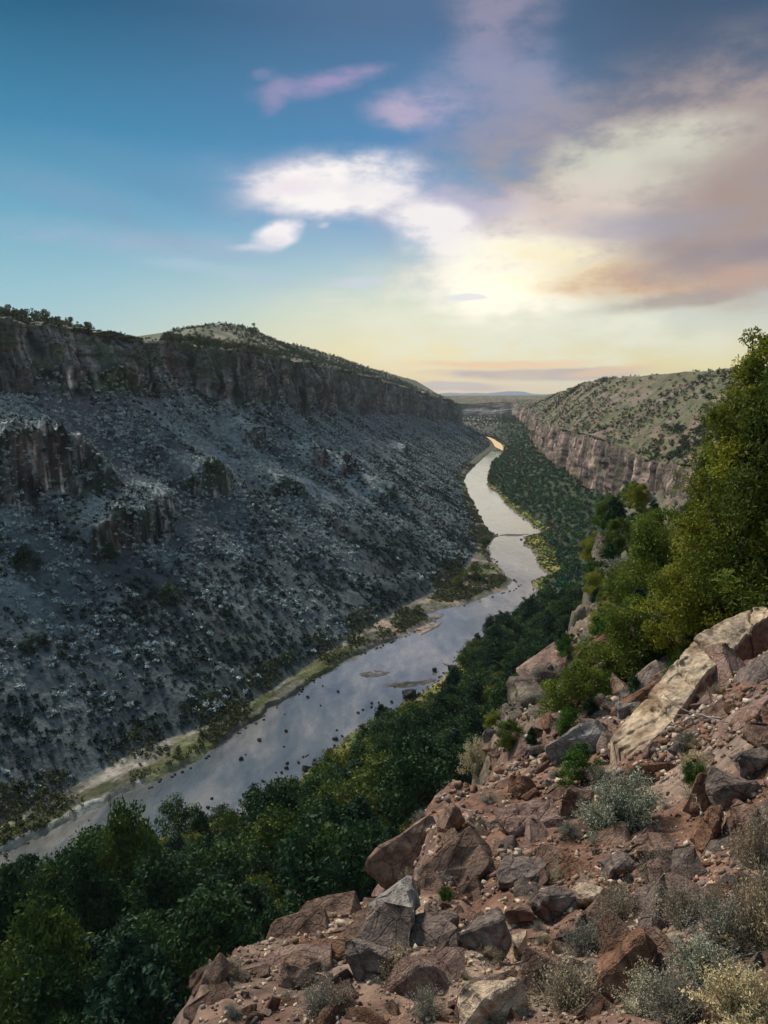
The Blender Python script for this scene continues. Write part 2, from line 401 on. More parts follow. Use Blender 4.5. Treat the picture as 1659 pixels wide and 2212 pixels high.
bc = mixc(bc, (.085, .095, .03), sm(.05, .4, fbm(X / 14, Y / 20, o=3, seed=66)) * .8)
C = C * (1 - bi[..., None]) + bc * bi[..., None]
Z += bi * fbm(X / 3.5, Y / 3.5, o=3, seed=68) * .55
wob = (fbm(X / 9, Y / 9, o=4, seed=67) * 3.4 + .5) * np.clip(1 - bf, 0, 1) ** .6 * bi
X -= nLs[:, 0][None] * wob; Y -= nLs[:, 1][None] * wob
GL = np.stack([X, Y, Z], -1)
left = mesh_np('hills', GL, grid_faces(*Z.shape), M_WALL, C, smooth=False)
tag(left, 'dark scree slope with a cliff band and rounded hilltop left of the river', kind='structure')

# ---- RIGHT WALL ----
RE = [W(-260,-90), W(-165,40), Pz(-100,1965), Pz(250,1835), Pz(517,1762), Pz(596,1725), Pz(640,1686), Pz(728,1611), Pz(798,1558), Pz(873,1518), Pz(948,1470),
      Pz(1014,1395), Pz(1058,1373), Pz(1120,1320), Pz(1151,1291), Pz(1151,1257), Pz(1182,1241), Pz(1160,1219), Pz(1151,1190), Pz(1129,1176), Pz(1129,1161),
      Pz(1172,1154), Pz(1151,1137), Pz(1115,1109), Pz(1091,1089), Pz(1071,1061), Pz(1050,1046), Pz(1055,1017), Pz(1064,998), Pz(1083,989), Pz(1088,967),
      Pz(1079,955), W(246,1925), W(60,2230), W(-300,2420)]
RB = [W(-20,-150,72), W(0,-90,72), W(6,-40,70), W(14,5,68), W(22,32,66), W(28,52,66), W(34,70,64), W(46,92,62), W(58,115,60), W(70,138,57), W(82,165,54),
      W(95,205,50), W(108,240,47), W(122,290,44), W(136,330,41), W(148,366,38), Py(1480,1120,400), Py(1440,1112,430), Py(1400,1100,480), Py(1370,1095,510), Py(1345,1090,540),
      Py(1330,1085,560), Py(1300,1065,600), Py(1270,1048,640), Py(1240,1035,690), Py(1212,1012,780), Py(1190,1000,860), Py(1165,975,1000), Py(1150,950,1180), Py(1142,930,1300), Py(1132,915,1450),
      Py(1120,908,1600), Py(1100,898,2080), W(110,2400,34), W(-300,2620,34)]
RE = np.array(RE); RB = np.array(RB); K2 = len(RE); assert len(RB) == K2
rimY = {16:1005,17:1000,18:1000,19:990,20:980,21:972,22:955,23:942,24:933,25:928,26:922,27:912,28:901,29:890,30:882,31:876,32:868}
RR = RB.copy()
for k in range(K2):
    RR[k, :2] += np.array([5.5, -1.0])
    if k in rimY:
        q = proj(RB[k]); RR[k, 2] = Py(q[0], rimY[k], RR[k, 1])[2]
    elif k < 16: RR[k, 2] = RB[k, 2] + 10 + k * 1.0
    else: RR[k, 2] = RB[k, 2] + 34
RS = [W(130,-260,112), W(140,-190,114), W(150,-120,115), W(160,-60,116), W(168,-20,116), W(176,20,116), W(186,60,116), W(196,100,117), W(208,145,117), W(220,190,118), W(232,235,119),
      W(240,280,120), W(248,325,121), W(254,380,119), W(260,425,119), W(264,470,119), Py(1690,789,520), Py(1620,793,560), Py(1560,798,600), Py(1520,801,640), Py(1480,803,670),
      Py(1440,808,700), Py(1400,811,760), Py(1360,814,830), Py(1325,817,880), Py(1295,819,950), Py(1268,825,1020), Py(1240,836,1180), Py(1215,846,1400), Py(1200,851,1550), Py(1185,853,1750),
      Py(1170,855,1950), Py(1120,857,2500), W(200,2850,96), W(-300,3050,96)]
RS = np.array(RS); assert len(RS) == K2
RS2 = RS + np.array([60, 50, -3.]); RS3 = RS + np.array([900, 500, 0.]); RS3[:, 2] = 98
dirR = RB - RE; dirR[:, 2] = 0; lenR = np.linalg.norm(dirR, axis=1, keepdims=True); dirR /= lenR
grassw = np.array([8,8,8,6,8,14,14,15,16,16,13,4,3,3,4,8,9,12,16,16,14,12,9,8,7,5,4,3,3,3,3,3,3,3,3], float)[:, None]
G1 = RE + dirR * 1.5; G1[:, 2] = .5
G2 = RE + dirR * grassw; G2[:, 2] = 2.2
M1 = RE + dirR * (grassw + (lenR - grassw) * .33); M1[:, 2] = 2.2 + (RB[:, 2] - 2.2) * .25
M2 = RE + dirR * (grassw + (lenR - grassw) * .67); M2[:, 2] = 2.2 + (RB[:, 2] - 2.2) * .58
for Mx in (M1, M2):
    for a in range(3): Mx[:, a] = smooth1(Mx[:, a], 3)
MS = RR * .5 + RS * .5; MS[:, 2] = RR[:, 2] * .42 + RS[:, 2] * .58
rl = [RE + [0, 0, -1.2], G1, G2, M1, M2, RB, RR, MS, RS, RS2, RS3]
NR = 1000
tpR = station_params(RE, NR)
GR, bandR, frR = loft(rl, NR, [3, 12, 40, 46, 46, 60, 60, 60, 8, 10], tpR)
dRs = catmull(dirR, tpR); arcR = np.concatenate([[0], np.cumsum(np.linalg.norm(np.diff(GR[GR.shape[0] * 190 // 345], axis=0), axis=1))])
B2 = np.broadcast_to(arcR[None], GR.shape[:2]).copy()
X, Y, Z = GR[..., 0].copy(), GR[..., 1].copy(), GR[..., 2].copy()
tal = ((bandR >= 2) & (bandR <= 4)).astype(float)[:, None]
Z += tal * fbm(X / 16, Y / 16, o=4, seed=71) * 2.5 * sm(2.2, 8, Z)
ci = np.where(bandR == 5)[0]; ii = np.arange(len(bandR))
env = np.zeros(len(bandR)); env[ci] = np.sin(np.linspace(.35, math.pi * .95, len(ci))) ** .5
up = np.exp(-np.maximum(ii - ci[-1], 0) / 8.) * (ii > ci[-1]); dn = np.exp(-np.maximum(ci[0] - ii, 0) / 6.) * (ii < ci[0])
env = (env + up + dn)[:, None]
push = env * (fbm(B2 / 34, Z / 200, o=2, seed=72) * 8 + (fbm(B2 / 6, Z / 50, o=4, seed=73, gain=.6) - .5 * np.abs(fbm(B2 / 4, Z / 70, o=3, seed=70, gain=.7))) * 4.5 + fbm(B2 / 24, Z / 6, o=3, seed=74) * 2.6)
push *= sm(200, 330, Y)
X += push; Y += push * -.2
topR = (bandR >= 6).astype(float)[:, None]
Z += topR * (bandR < 9)[:, None] * fbm(X / 30, Y / 30, o=4, seed=75) * 2.2
C = np.zeros(Z.shape + (3,)) + np.array([.035, .05, .028])
C = mixc(C, (.09, .09, .05), sm(.25, .6, fbm(X / 20, Y / 20, o=4, seed=76)) * .4)
cs = .75 * fbm(B2 / 4.5, Z / 26, o=4, seed=77) + .4 * fbm(B2 / 1.8, Z / 14, o=3, seed=69)
crk = 1 - np.abs(fbm(B2 / 3.4, Z / 36, o=3, seed=68)) * 5
cc = np.zeros_like(C) + np.array([.155, .12, .10])
cc = mixc(cc, (.38, .28, .23), sm(.08, .4, cs)); cc = mixc(cc, (.06, .05, .045), sm(.08, .4, -cs)); cc = mixc(cc, (.03, .026, .024), sm(.4, .9, crk) * .7)
cc = mixc(cc, (.09, .1, .05), sm(.15, .5, fbm(B2 / 14, Z / 8, o=3, seed=78)) * .7)
tn = fbm(X / 22, Y / 22, o=4, seed=79)
tc_ = np.zeros_like(C) + np.array([.078, .082, .046])
tc_ = mixc(tc_, (.17, .14, .105), sm(.05, .4, tn)); tc_ = mixc(tc_, (.12, .12, .065), sm(.0, .35, -tn))
tc_ = mixc(tc_, (.20, .13, .105), sm(.1, .5, fbm(B2 / 12, Z / 4, o=3, seed=80)) * .7)
m6 = (bandR == 5)[:, None] * np.ones_like(Z); m7 = topR * np.ones_like(Z)
C = C * (1 - m6[..., None]) + cc * m6[..., None]; C = C * (1 - m7[..., None]) + tc_ * m7[..., None]
gb = (bandR <= 1)[:, None] * np.ones_like(Z)
bn = fbm(X / 7, Y / 7, o=4, seed=81)
bc = np.zeros_like(C) + np.array([.13, .155, .03]); bc = mixc(bc, (.27, .23, .06), sm(.1, .4, bn)); bc = mixc(bc, (.07, .1, .025), sm(.05, .35, -bn))
bc = mixc(bc, (.13, .10, .075), (1 - sm(.3, .9, Z)))
C = C * (1 - gb[..., None]) + bc * gb[..., None]
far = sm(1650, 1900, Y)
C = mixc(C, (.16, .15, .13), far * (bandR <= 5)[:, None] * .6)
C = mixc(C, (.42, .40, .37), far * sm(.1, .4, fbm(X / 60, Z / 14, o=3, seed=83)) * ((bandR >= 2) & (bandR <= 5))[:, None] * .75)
Z += gb * bn * .35
wob = fbm(X / 8, Y / 8, o=4, seed=66) * 3.0 * gb * np.clip(1.6 - Z, 0, 1)
X += dRs[:, 0][None] * wob; Y += dRs[:, 1][None] * wob
GR = np.stack([X, Y, Z], -1)
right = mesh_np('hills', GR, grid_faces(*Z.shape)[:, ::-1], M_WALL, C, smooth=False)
tag(right, 'wooded slope under a pinkish cliff and pale mesa right of the river', kind='structure')

# ---- PLAIN BEYOND, MOUNTAINS ON THE HORIZON ----
gx_ = np.linspace(-9000, 9000, 60); gy_ = np.concatenate([np.linspace(2700, 5000, 24), np.linspace(5300, 14000, 20)])
Xp, Yp = np.meshgrid(gx_, gy_)
Zp = 94 + fbm(Xp / 700, Yp / 700, o=3, seed=91) * 3.5
Cp = np.zeros(Zp.shape + (3,)) + np.array([.15, .155, .11])
Cp = mixc(Cp, (.07, .09, .07), sm(0, .4, fbm(Xp / 400, Yp / 300, o=3, seed=92)))
plain = mesh_np('ground', np.stack([Xp, Yp, Zp], -1), grid_faces(*Zp.shape), M_WALL, Cp, smooth=True)
tag(plain, 'flat plateau reaching the horizon beyond the gorge', kind='structure')
prof = [(860,856), (930,851), (975,848), (1000,850), (1020,848.5), (1050,849.5), (1070,848), (1088,846), (1105,845), (1125,845.5), (1140,848), (1152,851), (1200,852), (1300,851), (1400,855)]
px_ = np.linspace(860, 1400, 260); py_ = np.interp(px_, *zip(*prof)) + fbm(px_ / 9, px_ * 0, o=3, seed=93) * .5
top_ = np.array([Py(a, b, 12500.) for a, b in zip(px_, py_)])
rows = []
for f, dyy in ((0, -900), (.25, -600), (.5, -350), (.8, -120), (1, 0), (.7, 300), (0, 1100)):
    r_ = top_.copy(); r_[:, 2] = 90 + (top_[:, 2] - 90) * f + (fbm(px_ / 5, px_ * 0 + f * 9, o=3, seed=94) * 14 if 0 < f < 1 else 0); r_[:, 1] += dyy; rows.append(r_)
rows = np.array(rows)
mt = mesh_np('mountains', rows, grid_faces(*rows.shape[:2]), M_WALL, np.zeros(rows.shape) + np.array([.12, .15, .2]), smooth=True)  # distance haze painted in as a bluish rock colour
tag(mt, 'low haze blue mountains on the horizon at the end of the gorge', kind='structure')

# ---- RIVER ----
def water_mat():
    m, nt, b = nodes('river_water')
    tc = nt.nodes.new('ShaderNodeTexCoord')
    mp = nt.nodes.new('ShaderNodeMapping'); mp.inputs['Rotation'].default_value = (0, 0, R(-28)); mp.inputs['Scale'].default_value = (1, .35, 1)
    nt.links.new(tc.outputs['Object'], mp.inputs['Vector'])
    big = noise_n(nt, .055, 5, .6, vec=mp.outputs[0], dist=.5)
    mid = noise_n(nt, .3, 5, .6, vec=mp.outputs[0])
    fine = noise_n(nt, 1.3, 4, .6, vec=mp.outputs[0])
    c = ramp(nt, big, [(.36, (.075, .08, .072)), (.5, (.13, .125, .11)), (.62, (.20, .18, .155))])
    c = mixn(nt, 1, c, ramp(nt, mid, [(.3, (.7, .74, .74)), (.7, (1.25, 1.2, 1.2))]), 'MULTIPLY')
    nt.links.new(c, b.inputs['Base Color'])
    foam = ramp(nt, noise_n(nt, .55, 5, .75, vec=mp.outputs[0]), [(.50, (0, 0, 0)), (.57, (1, 1, 1))])
    zone = ramp(nt, noise_n(nt, .045, 4, .6, vec=mp.outputs[0]), [(.42, (0, 0, 0)), (.55, (.8, .8, .8))])
    c = mixn(nt, mixn(nt, 1, foam, zone, 'MULTIPLY'), c, (.5, .5, .48))
    bed = ramp(nt, noise_n(nt, .2, 5, .7, vec=mp.outputs[0]), [(.54, (0, 0, 0)), (.62, (.75, .75, .75))])
    c = mixn(nt, bed, c, (.022, .024, .022))
    rr = ramp(nt, big, [(.4, (.05,) * 3), (.6, (.16,) * 3)]); nt.links.new(rr, b.inputs['Roughness'])
    b.inputs['IOR'].default_value = 3.1
    b.inputs['Specular IOR Level'].default_value = .5
    add = nt.nodes.new('ShaderNodeMath'); add.operation = 'MULTIPLY_ADD'; add.inputs[1].default_value = .35
    nt.links.new(fine, add.inputs[0]); nt.links.new(mid, add.inputs[2])
    bump_n(nt, b, add.outputs[0], .42, .26)
    return m
nw = 500
LEs = LE0; KL = len(LEs); tl = np.linspace(0, KL - 1, nw); trr = np.linspace(0, K2 - 1, nw)
# match the banks along world y so that the sheet spans the channel
eL = catmull(LEs, tl); eR = catmull(RE, trr)
dense = 400
sL = catmull(np.stack([smooth1(LEs[:, a], 6) for a in range(3)], -1), np.linspace(0, KL - 1, dense))
sR = catmull(np.stack([smooth1(RE[:, a], 6) for a in range(3)], -1), np.linspace(0, K2 - 1, dense))
def byY(P, ys): 
    o = np.argsort(P[:, 1]); return np.interp(ys, P[o, 1], P[o, 0])
ys = np.linspace(-110, 1915, 260)
xl = byY(sL, ys) - 24; xr = byY(sR, ys) + 24
rowsw = [np.stack([xl * (1 - f) + xr * f, ys, np.zeros_like(ys)], -1) for f in np.linspace(0, 1, 9)]
rv = mesh_np('river', np.array(rowsw), grid_faces(9, len(ys))[:, ::-1], water_mat(), smooth=True)
tag(rv, 'river winding along the bottom of the gorge', kind='structure')

# ---- NEAR SLOPE (the ground the picture is taken from) ----
ctl = [(1659,2212,1.95),(1100,2212,2.35),(1400,2212,2.1),(700,2212,2.6),(1659,1900,4.0),(1300,2000,4.0),(1000,2000,4.6),(1300,1800,7.2),(1500,1800,6.4),(1100,1850,6.8),
       (1340,1650,10.2),(1659,1500,8.6),(1659,1660,6.8),(1500,1620,8.8),(1180,1620,13),(1300,1560,14.5),(1240,1600,13.5),(1400,1440,17),(1500,1340,22),(1659,1290,19),(1400,1150,50),(1500,1100,70),
       (440,2100,3.3),(560,2040,4.0),(675,1950,4.9),(830,1937,5.5),(900,1850,7.2),(890,1720,10.5),(1000,1690,11.2),(1070,1650,13),(1085,1600,19),(1115,1500,23),(1200,1435,26.5),(1270,1425,30),
       (1278,1350,38),(1295,1200,48),(1335,1115,75),(1659,1150,40)]
cp_ = np.array([Py(*c) for c in ctl] + [W(0,0,98.35), W(1,-1.5,98.9), W(-1,-3,98.7), W(-.6,0,98.1), W(4,-4,99.3), W(4,0,98.9), W(8,3,99.0), W(14,8,98.5), W(22,20,97.5), W(40,50,97), W(20,-15,101),W(-4,-12,100)])
def rbf_fit(Q, v):
    d = np.linalg.norm(Q[:, None] - Q[None], axis=-1)
    A = np.zeros((len(Q) + 3,) * 2); A[:len(Q), :len(Q)] = -d; A[:len(Q), -3] = 1; A[:len(Q), -2:] = Q
    A[-3, :len(Q)] = 1; A[-2:, :len(Q)] = Q.T
    return np.linalg.solve(A, np.concatenate([v, [0, 0, 0]]))
# warped plane so that near and far controls weigh alike
def wp(x, y):
    r = np.hypot(x, y) + 1e-6; k = np.log1p(r) / r; return np.stack([x * k * 1.3, y * k], -1)
Qc = wp(cp_[:, 0], cp_[:, 1]); rc = np.hypot(cp_[:, 0], cp_[:, 1])
wsol = rbf_fit(Qc, (cp_[:, 2] - 98.4) / (rc + 2.0))
def zin(x, y):
    Qq = wp(x, y); d = np.linalg.norm(Qq[:, None] - Qc[None], axis=-1)
    return ((-d) @ wsol[:len(Qc)] + wsol[-3] + Qq @ wsol[-2:]) * (np.hypot(x, y) + 2.0) + 98.4
crest = np.array([Py(*c)[:2] for c in [(425,2230,2.5),(440,2100,3.3),(560,2045,4.0),(675,1950,4.9),(830,1937,5.6),(880,1830,8),(885,1720,10.5),(1000,1690,11.5),(1070,1650,13),(1085,1600,19),(1115,1500,23),(1200,1435,26.5),(1270,1425,30),(1278,1350,38),(1295,1200,48),(1335,1115,75),(1380,1105,110)]])
cy = np.concatenate([[-30, -5, 1], crest[:, 1]]); cx = np.concatenate([[-14, -3, -1.0], crest[:, 0]])
na, nr_ = 800, 760
ang = np.linspace(R(-80), R(72), na); rad = np.exp(np.linspace(math.log(.5), math.log(140), nr_))
Rr, Aa = np.meshgrid(rad, ang)
X = Rr * np.sin(Aa); Y = Rr * np.cos(Aa)
def near_z(x, y, detail=True):
    x = np.asarray(x, float).ravel(); y = np.asarray(y, float).ravel()
    z = zin(x, y)
    d = np.interp(y, cy, cx) - x
    d = d + fbm(x / 3, y / 3, o=3, seed=101) * np.minimum(.12 * np.hypot(x, y), 1.6)
    rq_ = np.hypot(x, y); d = d + (fbm(x / .9, y / .9, o=4, seed=109) * .6 + np.abs(fbm(x / 2.4, y / 2.4, o=3, seed=110)) * 1.6) * sm(11, 26, rq_)
    dd = np.maximum(d, 0)
    z = z - dd * np.interp(y, [7, 20], [1.55, 3.6]) - np.maximum(y - 85, 0) * .9
    if detail:
        r = np.hypot(x, y)
        z = z + fbm(x / 1.9, y / 1.9, o=4, seed=102) * np.clip(r * .05, .06, .7)
        n2 = fbm(x / .55 + 3, y / .55, o=4, seed=103); z = z + np.maximum(n2, -.1) * np.clip(r * .02, .05, .26)
        n3 = vnoise(x / .11, y / .11, seed=104); n4 = vnoise(x / .05, y / .05, seed=105)
        z = z + (n3 * .018 + n4 * .010)
        cr = fbm(x / 2.4 + 9, y / 5, o=3, seed=106)        # rocky ledges on the farther spur
        z = z + (np.floor(cr * 6) / 6 + .45 * fbm(x / .8, y / .8, o=4, seed=107) + .6 * np.abs(fbm(x / 2.2, y / 2.2, o=4, seed=108))) * sm(13, 28, r) * 2.0
        # dry runnels washed down the slope
        rn = fbm((x - .25 * y) / .9, (y + .4 * x) / 3.2, o=3, seed=112); z = z - sm(.15, .5, rn) * .16 * sm(1.5, 5, r)
    return z
Zn = np.concatenate([near_z(X[i:i + 40], Y[i:i + 40]) for i in range(0, na, 40)]).reshape(X.shape)
C = np.zeros(Zn.shape + (3,)) + np.array([.235, .135, .095])
p1 = fbm(X / 1.6, Y / 1.6, o=4, seed=111); p2 = fbm(X / .5, Y / .5, o=4, seed=113); p3 = fbm(X / 2.6 + 5, Y / 2.6, o=3, seed=115)
C = mixc(C, (.21, .115, .07), sm(.1, .4, p1) * .6)
C = mixc(C, (.36, .27, .2), sm(.05, .4, -p1) * .75)
C = mixc(C, (.11, .07, .055), sm(.15, .45, p2) * .6)
C = mixc(C, (.26, .2, .19), sm(.15, .4, p3) * .6)
rr_ = np.hypot(X, Y)
C = C * .66
C = mixc(C, (.15, .125, .095), sm(13, 24, rr_) * .85)
C = mixc(C, (.06, .065, .035), sm(.2, 1.5, np.interp(Y, cy, cx) - X) * sm(9, 16, rr_) * .7)
C = mixc(C, (.1, .11, .06), sm(.0, .4, fbm(X / 3, Y / 3, o=3, seed=117)) * sm(14, 24, rr_) * .7)
near = mesh_np('ground', np.stack([X, Y, Zn], -1), grid_faces(*X.shape), M_NEAR, C, smooth=False)
tag(near, 'steep rust and brown rocky slope in front', kind='structure')
fn = grid_faces(*X.shape)
GN = np.stack([X, Y, Zn], -1)[::2, ::2]; fn = grid_faces(*GN.shape[:2])
bvh = BVHTree.FromPolygons([tuple(v) for v in GN.reshape(-1, 3)], [tuple(f) for f in fn.tolist()])
gl2 = GL[::3, ::3]; gr2 = GR[::3, ::3]
bvL = BVHTree.FromPolygons([tuple(v) for v in gl2.reshape(-1, 3)], [tuple(f) for f in grid_faces(*gl2.shape[:2]).tolist()])
bvR = BVHTree.FromPolygons([tuple(v) for v in gr2.reshape(-1, 3)], [tuple(f) for f in grid_faces(*gr2.shape[:2]).tolist()])
EYE = Vector((0, 0, H))
def hit(dx, dy, t=None):
    d = Vector(ray(dx, dy)).normalized()
    for b in ([bvh, bvR, bvL] if t is None else [t]):
        p = b.ray_cast(EYE, d)[0]
        if p is not None: return p
    return None
def down(x, y, b=None):
    for t in ([bvh] if b is None else b):
        p = t.ray_cast(Vector((x, y, 400)), Vector((0, 0, -1)))[0]
        if p is not None: return p.z
    return None
def seen(p, bs, tol=2.0):
    v = Vector(p) - EYE; L_ = v.length; v.normalize()
    for b in bs:
        h_ = b.ray_cast(EYE, v, L_ - tol)
        if h_[0] is not None: return False
    return True
def inview(p, m=60):
    q = proj(p); return p[1] > 0.5 and -m < q[0] < 1659 + m and -m < q[1] < 2212 + m * 3

# ------------------------------------------------------------------ plants
def rand_unit(n, r):
    v = r.normal(size=(n, 3)); return v / np.linalg.norm(v, axis=1, keepdims=True)
def leaf_quads(P, size, r, elong=1.0, up=.3):
    n = len(P)
    nrm = rand_unit(n, r) + np.array([0, 0, up]); nrm /= np.linalg.norm(nrm, axis=1, keepdims=True)
    a = np.cross(nrm, rand_unit(n, r)); a /= np.linalg.norm(a, axis=1, keepdims=True) + 1e-9
    b = np.cross(nrm, a)
    s = (size * r.uniform(.6, 1.4, n))[:, None]
    a = a * s * elong; b = b * s * .6
    V = np.stack([P - a, P - b * .9 + a * .1, P + a, P + b], 1).reshape(-1, 3)
    Fq = np.arange(4 * n).reshape(-1, 4)
    return V, Fq
def crown_pts(r, h, w, n_cl, n_leaf, prof, rc=.22, z0=.08, flat=1.0):
    """leaf positions in clumps spread through the crown; prof(t) = half width fraction at height fraction t"""
    t = r.uniform(0, 1, n_cl * 3); keep = r.uniform(0, 1, len(t)) < prof(t) ** 1.2 + .12; t = t[keep][:n_cl]
    a = r.uniform(0, 2 * math.pi, len(t)); q = np.sqrt(r.uniform(.12, 1, len(t))) * r.uniform(.72, 1.12, len(t))
    rad_ = prof(t) * w / 2 * q
    cen = np.stack([np.cos(a) * rad_, np.sin(a) * rad_ * flat, h * (z0 + t * (1 - z0))], -1)
    cr = w * rc * r.uniform(.55, 1.25, len(cen)) * (.55 + .45 * prof(t))
    per = max(3, n_leaf // len(cen))
    idx = np.repeat(np.arange(len(cen)), per)
    u = rand_unit(len(idx), r) * (r.uniform(0, 1, len(idx)) ** .45)[:, None]
    u[:, 2] *= .8
    P = cen[idx] + u * cr[idx][:, None]
    tone = np.clip(r.normal(.42, .2, len(cen))[idx] + r.normal(0, .12, len(idx)), 0, 1)
    return P, tone, cen
def prof_round(t): return np.sqrt(np.clip(1 - (2 * t - .85) ** 2 / 1.35, 0, 1))
def prof_cone(t): return np.clip(np.minimum(t * 5 + .45, 1.08 - t * .86), .06, 1)
def prof_jun(t): return np.clip(np.minimum(t * 3 + .55, 1.12 - t ** 1.6 * .95), .1, 1)
def prof_tall(t): return np.clip(np.minimum(t * 3 + .5, 1.0 - .75 * t ** 1.3) * (1 + .14 * np.sin(t * 17)) - .12 * sm(.8, .86, t) * (t < .93), .13, 1)
def prof_bush(t): return np.sqrt(np.clip(1 - t ** 2, 0.02, 1))
def tube(pts, rads, n=6):
    V = []; Fq = []
    for i, (p, rr) in enumerate(zip(pts, rads)):
        p = np.array(p, float)
        d = np.array(pts[min(i + 1, len(pts) - 1)], float) - np.array(pts[max(i - 1, 0)], float); d /= np.linalg.norm(d) + 1e-9
        a = np.cross(d, [0.3, .9, .1]); a /= np.linalg.norm(a) + 1e-9; b = np.cross(d, a)
        for j in range(n):
            th_ = 2 * math.pi * j / n; V.append(p + (a * math.cos(th_) + b * math.sin(th_)) * rr)
    for i in range(len(pts) - 1):
        for j in range(n):
            k = (j + 1) % n; Fq.append((i * n + j, i * n + k, (i + 1) * n + k, (i + 1) * n + j))
    return np.array(V), np.array(Fq)
def join(parts):
    V = []; Fq = []; o = 0
    for v, f in parts: V.append(v); Fq.append(f + o); o += len(v)
    return np.concatenate(V), np.concatenate(Fq)
def limb_set(r, h, cen, rt, nl, base=.0):
    parts = []
    lean = r.normal(0, .05 * h, 2)
    top = np.array([lean[0] * .5, lean[1] * .5, h * .72])
    tp_ = [np.array([0, 0, -.04 * h]) , np.array([0, 0, 0.]), np.array([lean[0] * .2, lean[1] * .2, h * .2]), top * .55, top]
    parts.append(tube(tp_, [rt * 1.3, rt, rt * .8, rt * .5, rt * .12], 7))
    for c in cen[r.permutation(len(cen))[:nl]]:
        f = min(.75, max(.12, c[2] / h * .6)); s = top * f
        mid = s * .5 + c * .5 + np.array([0, 0, .03 * h]) + r.normal(0, .03 * h, 3)
        parts.append(tube([s, mid, c], [rt * .45 * (1 - f * .5), rt * .28, rt * .08], 5))
    return join(parts)
def tree_meshes(seed, h, w, prof, mat, n_cl, n_leaf, ls, nl=8, rc=.22, z0=.1, rt=None, elong=1.2, up=.3, bark=None, nm='tree'):
    r = np.random.default_rng(seed)
    P, tone, cen = crown_pts(r, h, w, n_cl, n_leaf, prof, rc, z0)
    V, Fq = leaf_quads(P, ls, r, elong, up)
    crown = mesh_np('crown', V, Fq, mat, np.repeat(np.stack([tone] * 3, -1), 4, axis=0), link=False)
    tv, tf = limb_set(r, h, cen, rt or h * .03, nl)
    trunk = mesh_np('trunk', tv, tf, bark or M_BARK, smooth=True, link=False)
    return trunk, crown
def place_tree(name, meshes, loc, s, rz, label, cat, group=None, parts=('trunk', 'crown')):
    e = empty(name, loc, rz); e.scale = s if hasattr(s, '__len__') else (s, s, s)
    for nm, me in zip(parts, meshes): obj(nm, me, e)
    tag(e, label, cat, group); return e

# tree and bush sources, unit-ish size
TR = [tree_meshes(200 + i, 7, 6.5, prof_round, M_TREE, 60, 5200, .16, 8) for i in range(4)] + \
     [tree_meshes(220 + i, 7, 5.2, prof_jun, M_TREE2, 56, 5200, .16, 8) for i in range(3)]
TRY = [tree_meshes(240 + i, 6, 6.2, prof_round, M_OLIVE, 52, 4600, .15, 8) for i in range(2)]
TRc = [t[1] for t in TR]
JF = [tree_meshes(260 + i, 4, 4.2, prof_round, M_MESA, 22, 380, .26, 3)  for i in range(4)]

# ---- woods on the slope right of the river ----
def grid_scatter(G, rows_, ncand, rnd, dens):
    r = rnd
    ri = r.uniform(rows_[0], rows_[1] - 1.01, ncand); cj = r.uniform(0, G.shape[1] - 1.01, ncand)
    i = ri.astype(int); j = cj.astype(int); fi = (ri - i)[:, None]; fj = (cj - j)[:, None]
    P = (G[i, j] * (1 - fi) + G[i + 1, j] * fi) * (1 - fj) + (G[i, j + 1] * (1 - fi) + G[i + 1, j + 1] * fi) * fj
    ar = np.linalg.norm(np.cross(G[i + 1, j] - G[i, j], G[i, j + 1] - G[i, j]), axis=1)
    tot = ar.mean() * (rows_[1] - rows_[0]) * G.shape[1]
    pk = dens(P) * ar / ar.mean() * tot / ncand
    return P[r.uniform(0, 1, ncand) < pk]
def thin(P, dist):
    """drop points closer than dist(p) to an earlier one"""
    cell = {}; keep = []
    for i, p in enumerate(P):
        d = dist[i]; c = (int(p[0] // 8), int(p[1] // 8)); ok = True
        for a in (-1, 0, 1):
            for b in (-1, 0, 1):
                for k in cell.get((c[0] + a, c[1] + b), ()):
                    if (P[k][0] - p[0]) ** 2 + (P[k][1] - p[1]) ** 2 < d * d: ok = False; break
                if not ok: break
            if not ok: break
        if ok: cell.setdefault(c, []).append(i); keep.append(i)
    return np.array(keep, int)
rw = np.random.default_rng(31)
i0 = np.where(bandR == 2)[0][0]; i1 = np.where(bandR == 5)[0][0] + 3
def down_R(x, y):
    p = bvR.ray_cast(Vector((x, y, 400)), Vector((0, 0, -1)))[0]
    return p.z if p is not None else 0.
cand = grid_scatter(GR, (i0, i1), 120000, rw, lambda P: np.where(P[:, 1] < 1700, .16, .05))
cand = cand[[inview(p, 80) for p in cand]]
cand = cand[thin(cand, np.interp(np.hypot(cand[:, 0], cand[:, 1]), [100, 200, 400, 1500], [6.0, 4.6, 4.4, 6]))]
vis = np.array([seen(p + np.array([0, 0, 5.]), [bvh], 1) and seen(p + np.array([0, 0, 5.]), [bvR], 6) for p in cand])
woods = cand[vis]; woods = woods[np.argsort(np.hypot(woods[:, 0], woods[:, 1]))]
print('woods', len(woods))
n_ind = 0
for i, p in enumerate(woods[:290]):
    t = int(rw.integers(len(TR))); s = rw.uniform(.6, 1.5) ** 1.2 * (1.25 if i < 70 else 1)
    q = proj(p)
    olive = rw.uniform() < (.24 if q[0] < 1000 else .1)
    lab = 'olive yellow tree among the dark trees of the lower right slope' if olive else 'dark green bushy tree in the woods of the lower right slope'
    place_tree('tree', TRY[int(rw.integers(2))] if olive else TR[t], Vector(p - np.array([0, 0, .3])), (s * rw.uniform(.85, 1.2), s, s * rw.uniform(.8, 1.15)), rw.uniform(0, 6.28), lab, 'tree',
               'olive trees of the riverside woods' if olive else 'dark trees of the riverside woods')
rest = woods[290:]
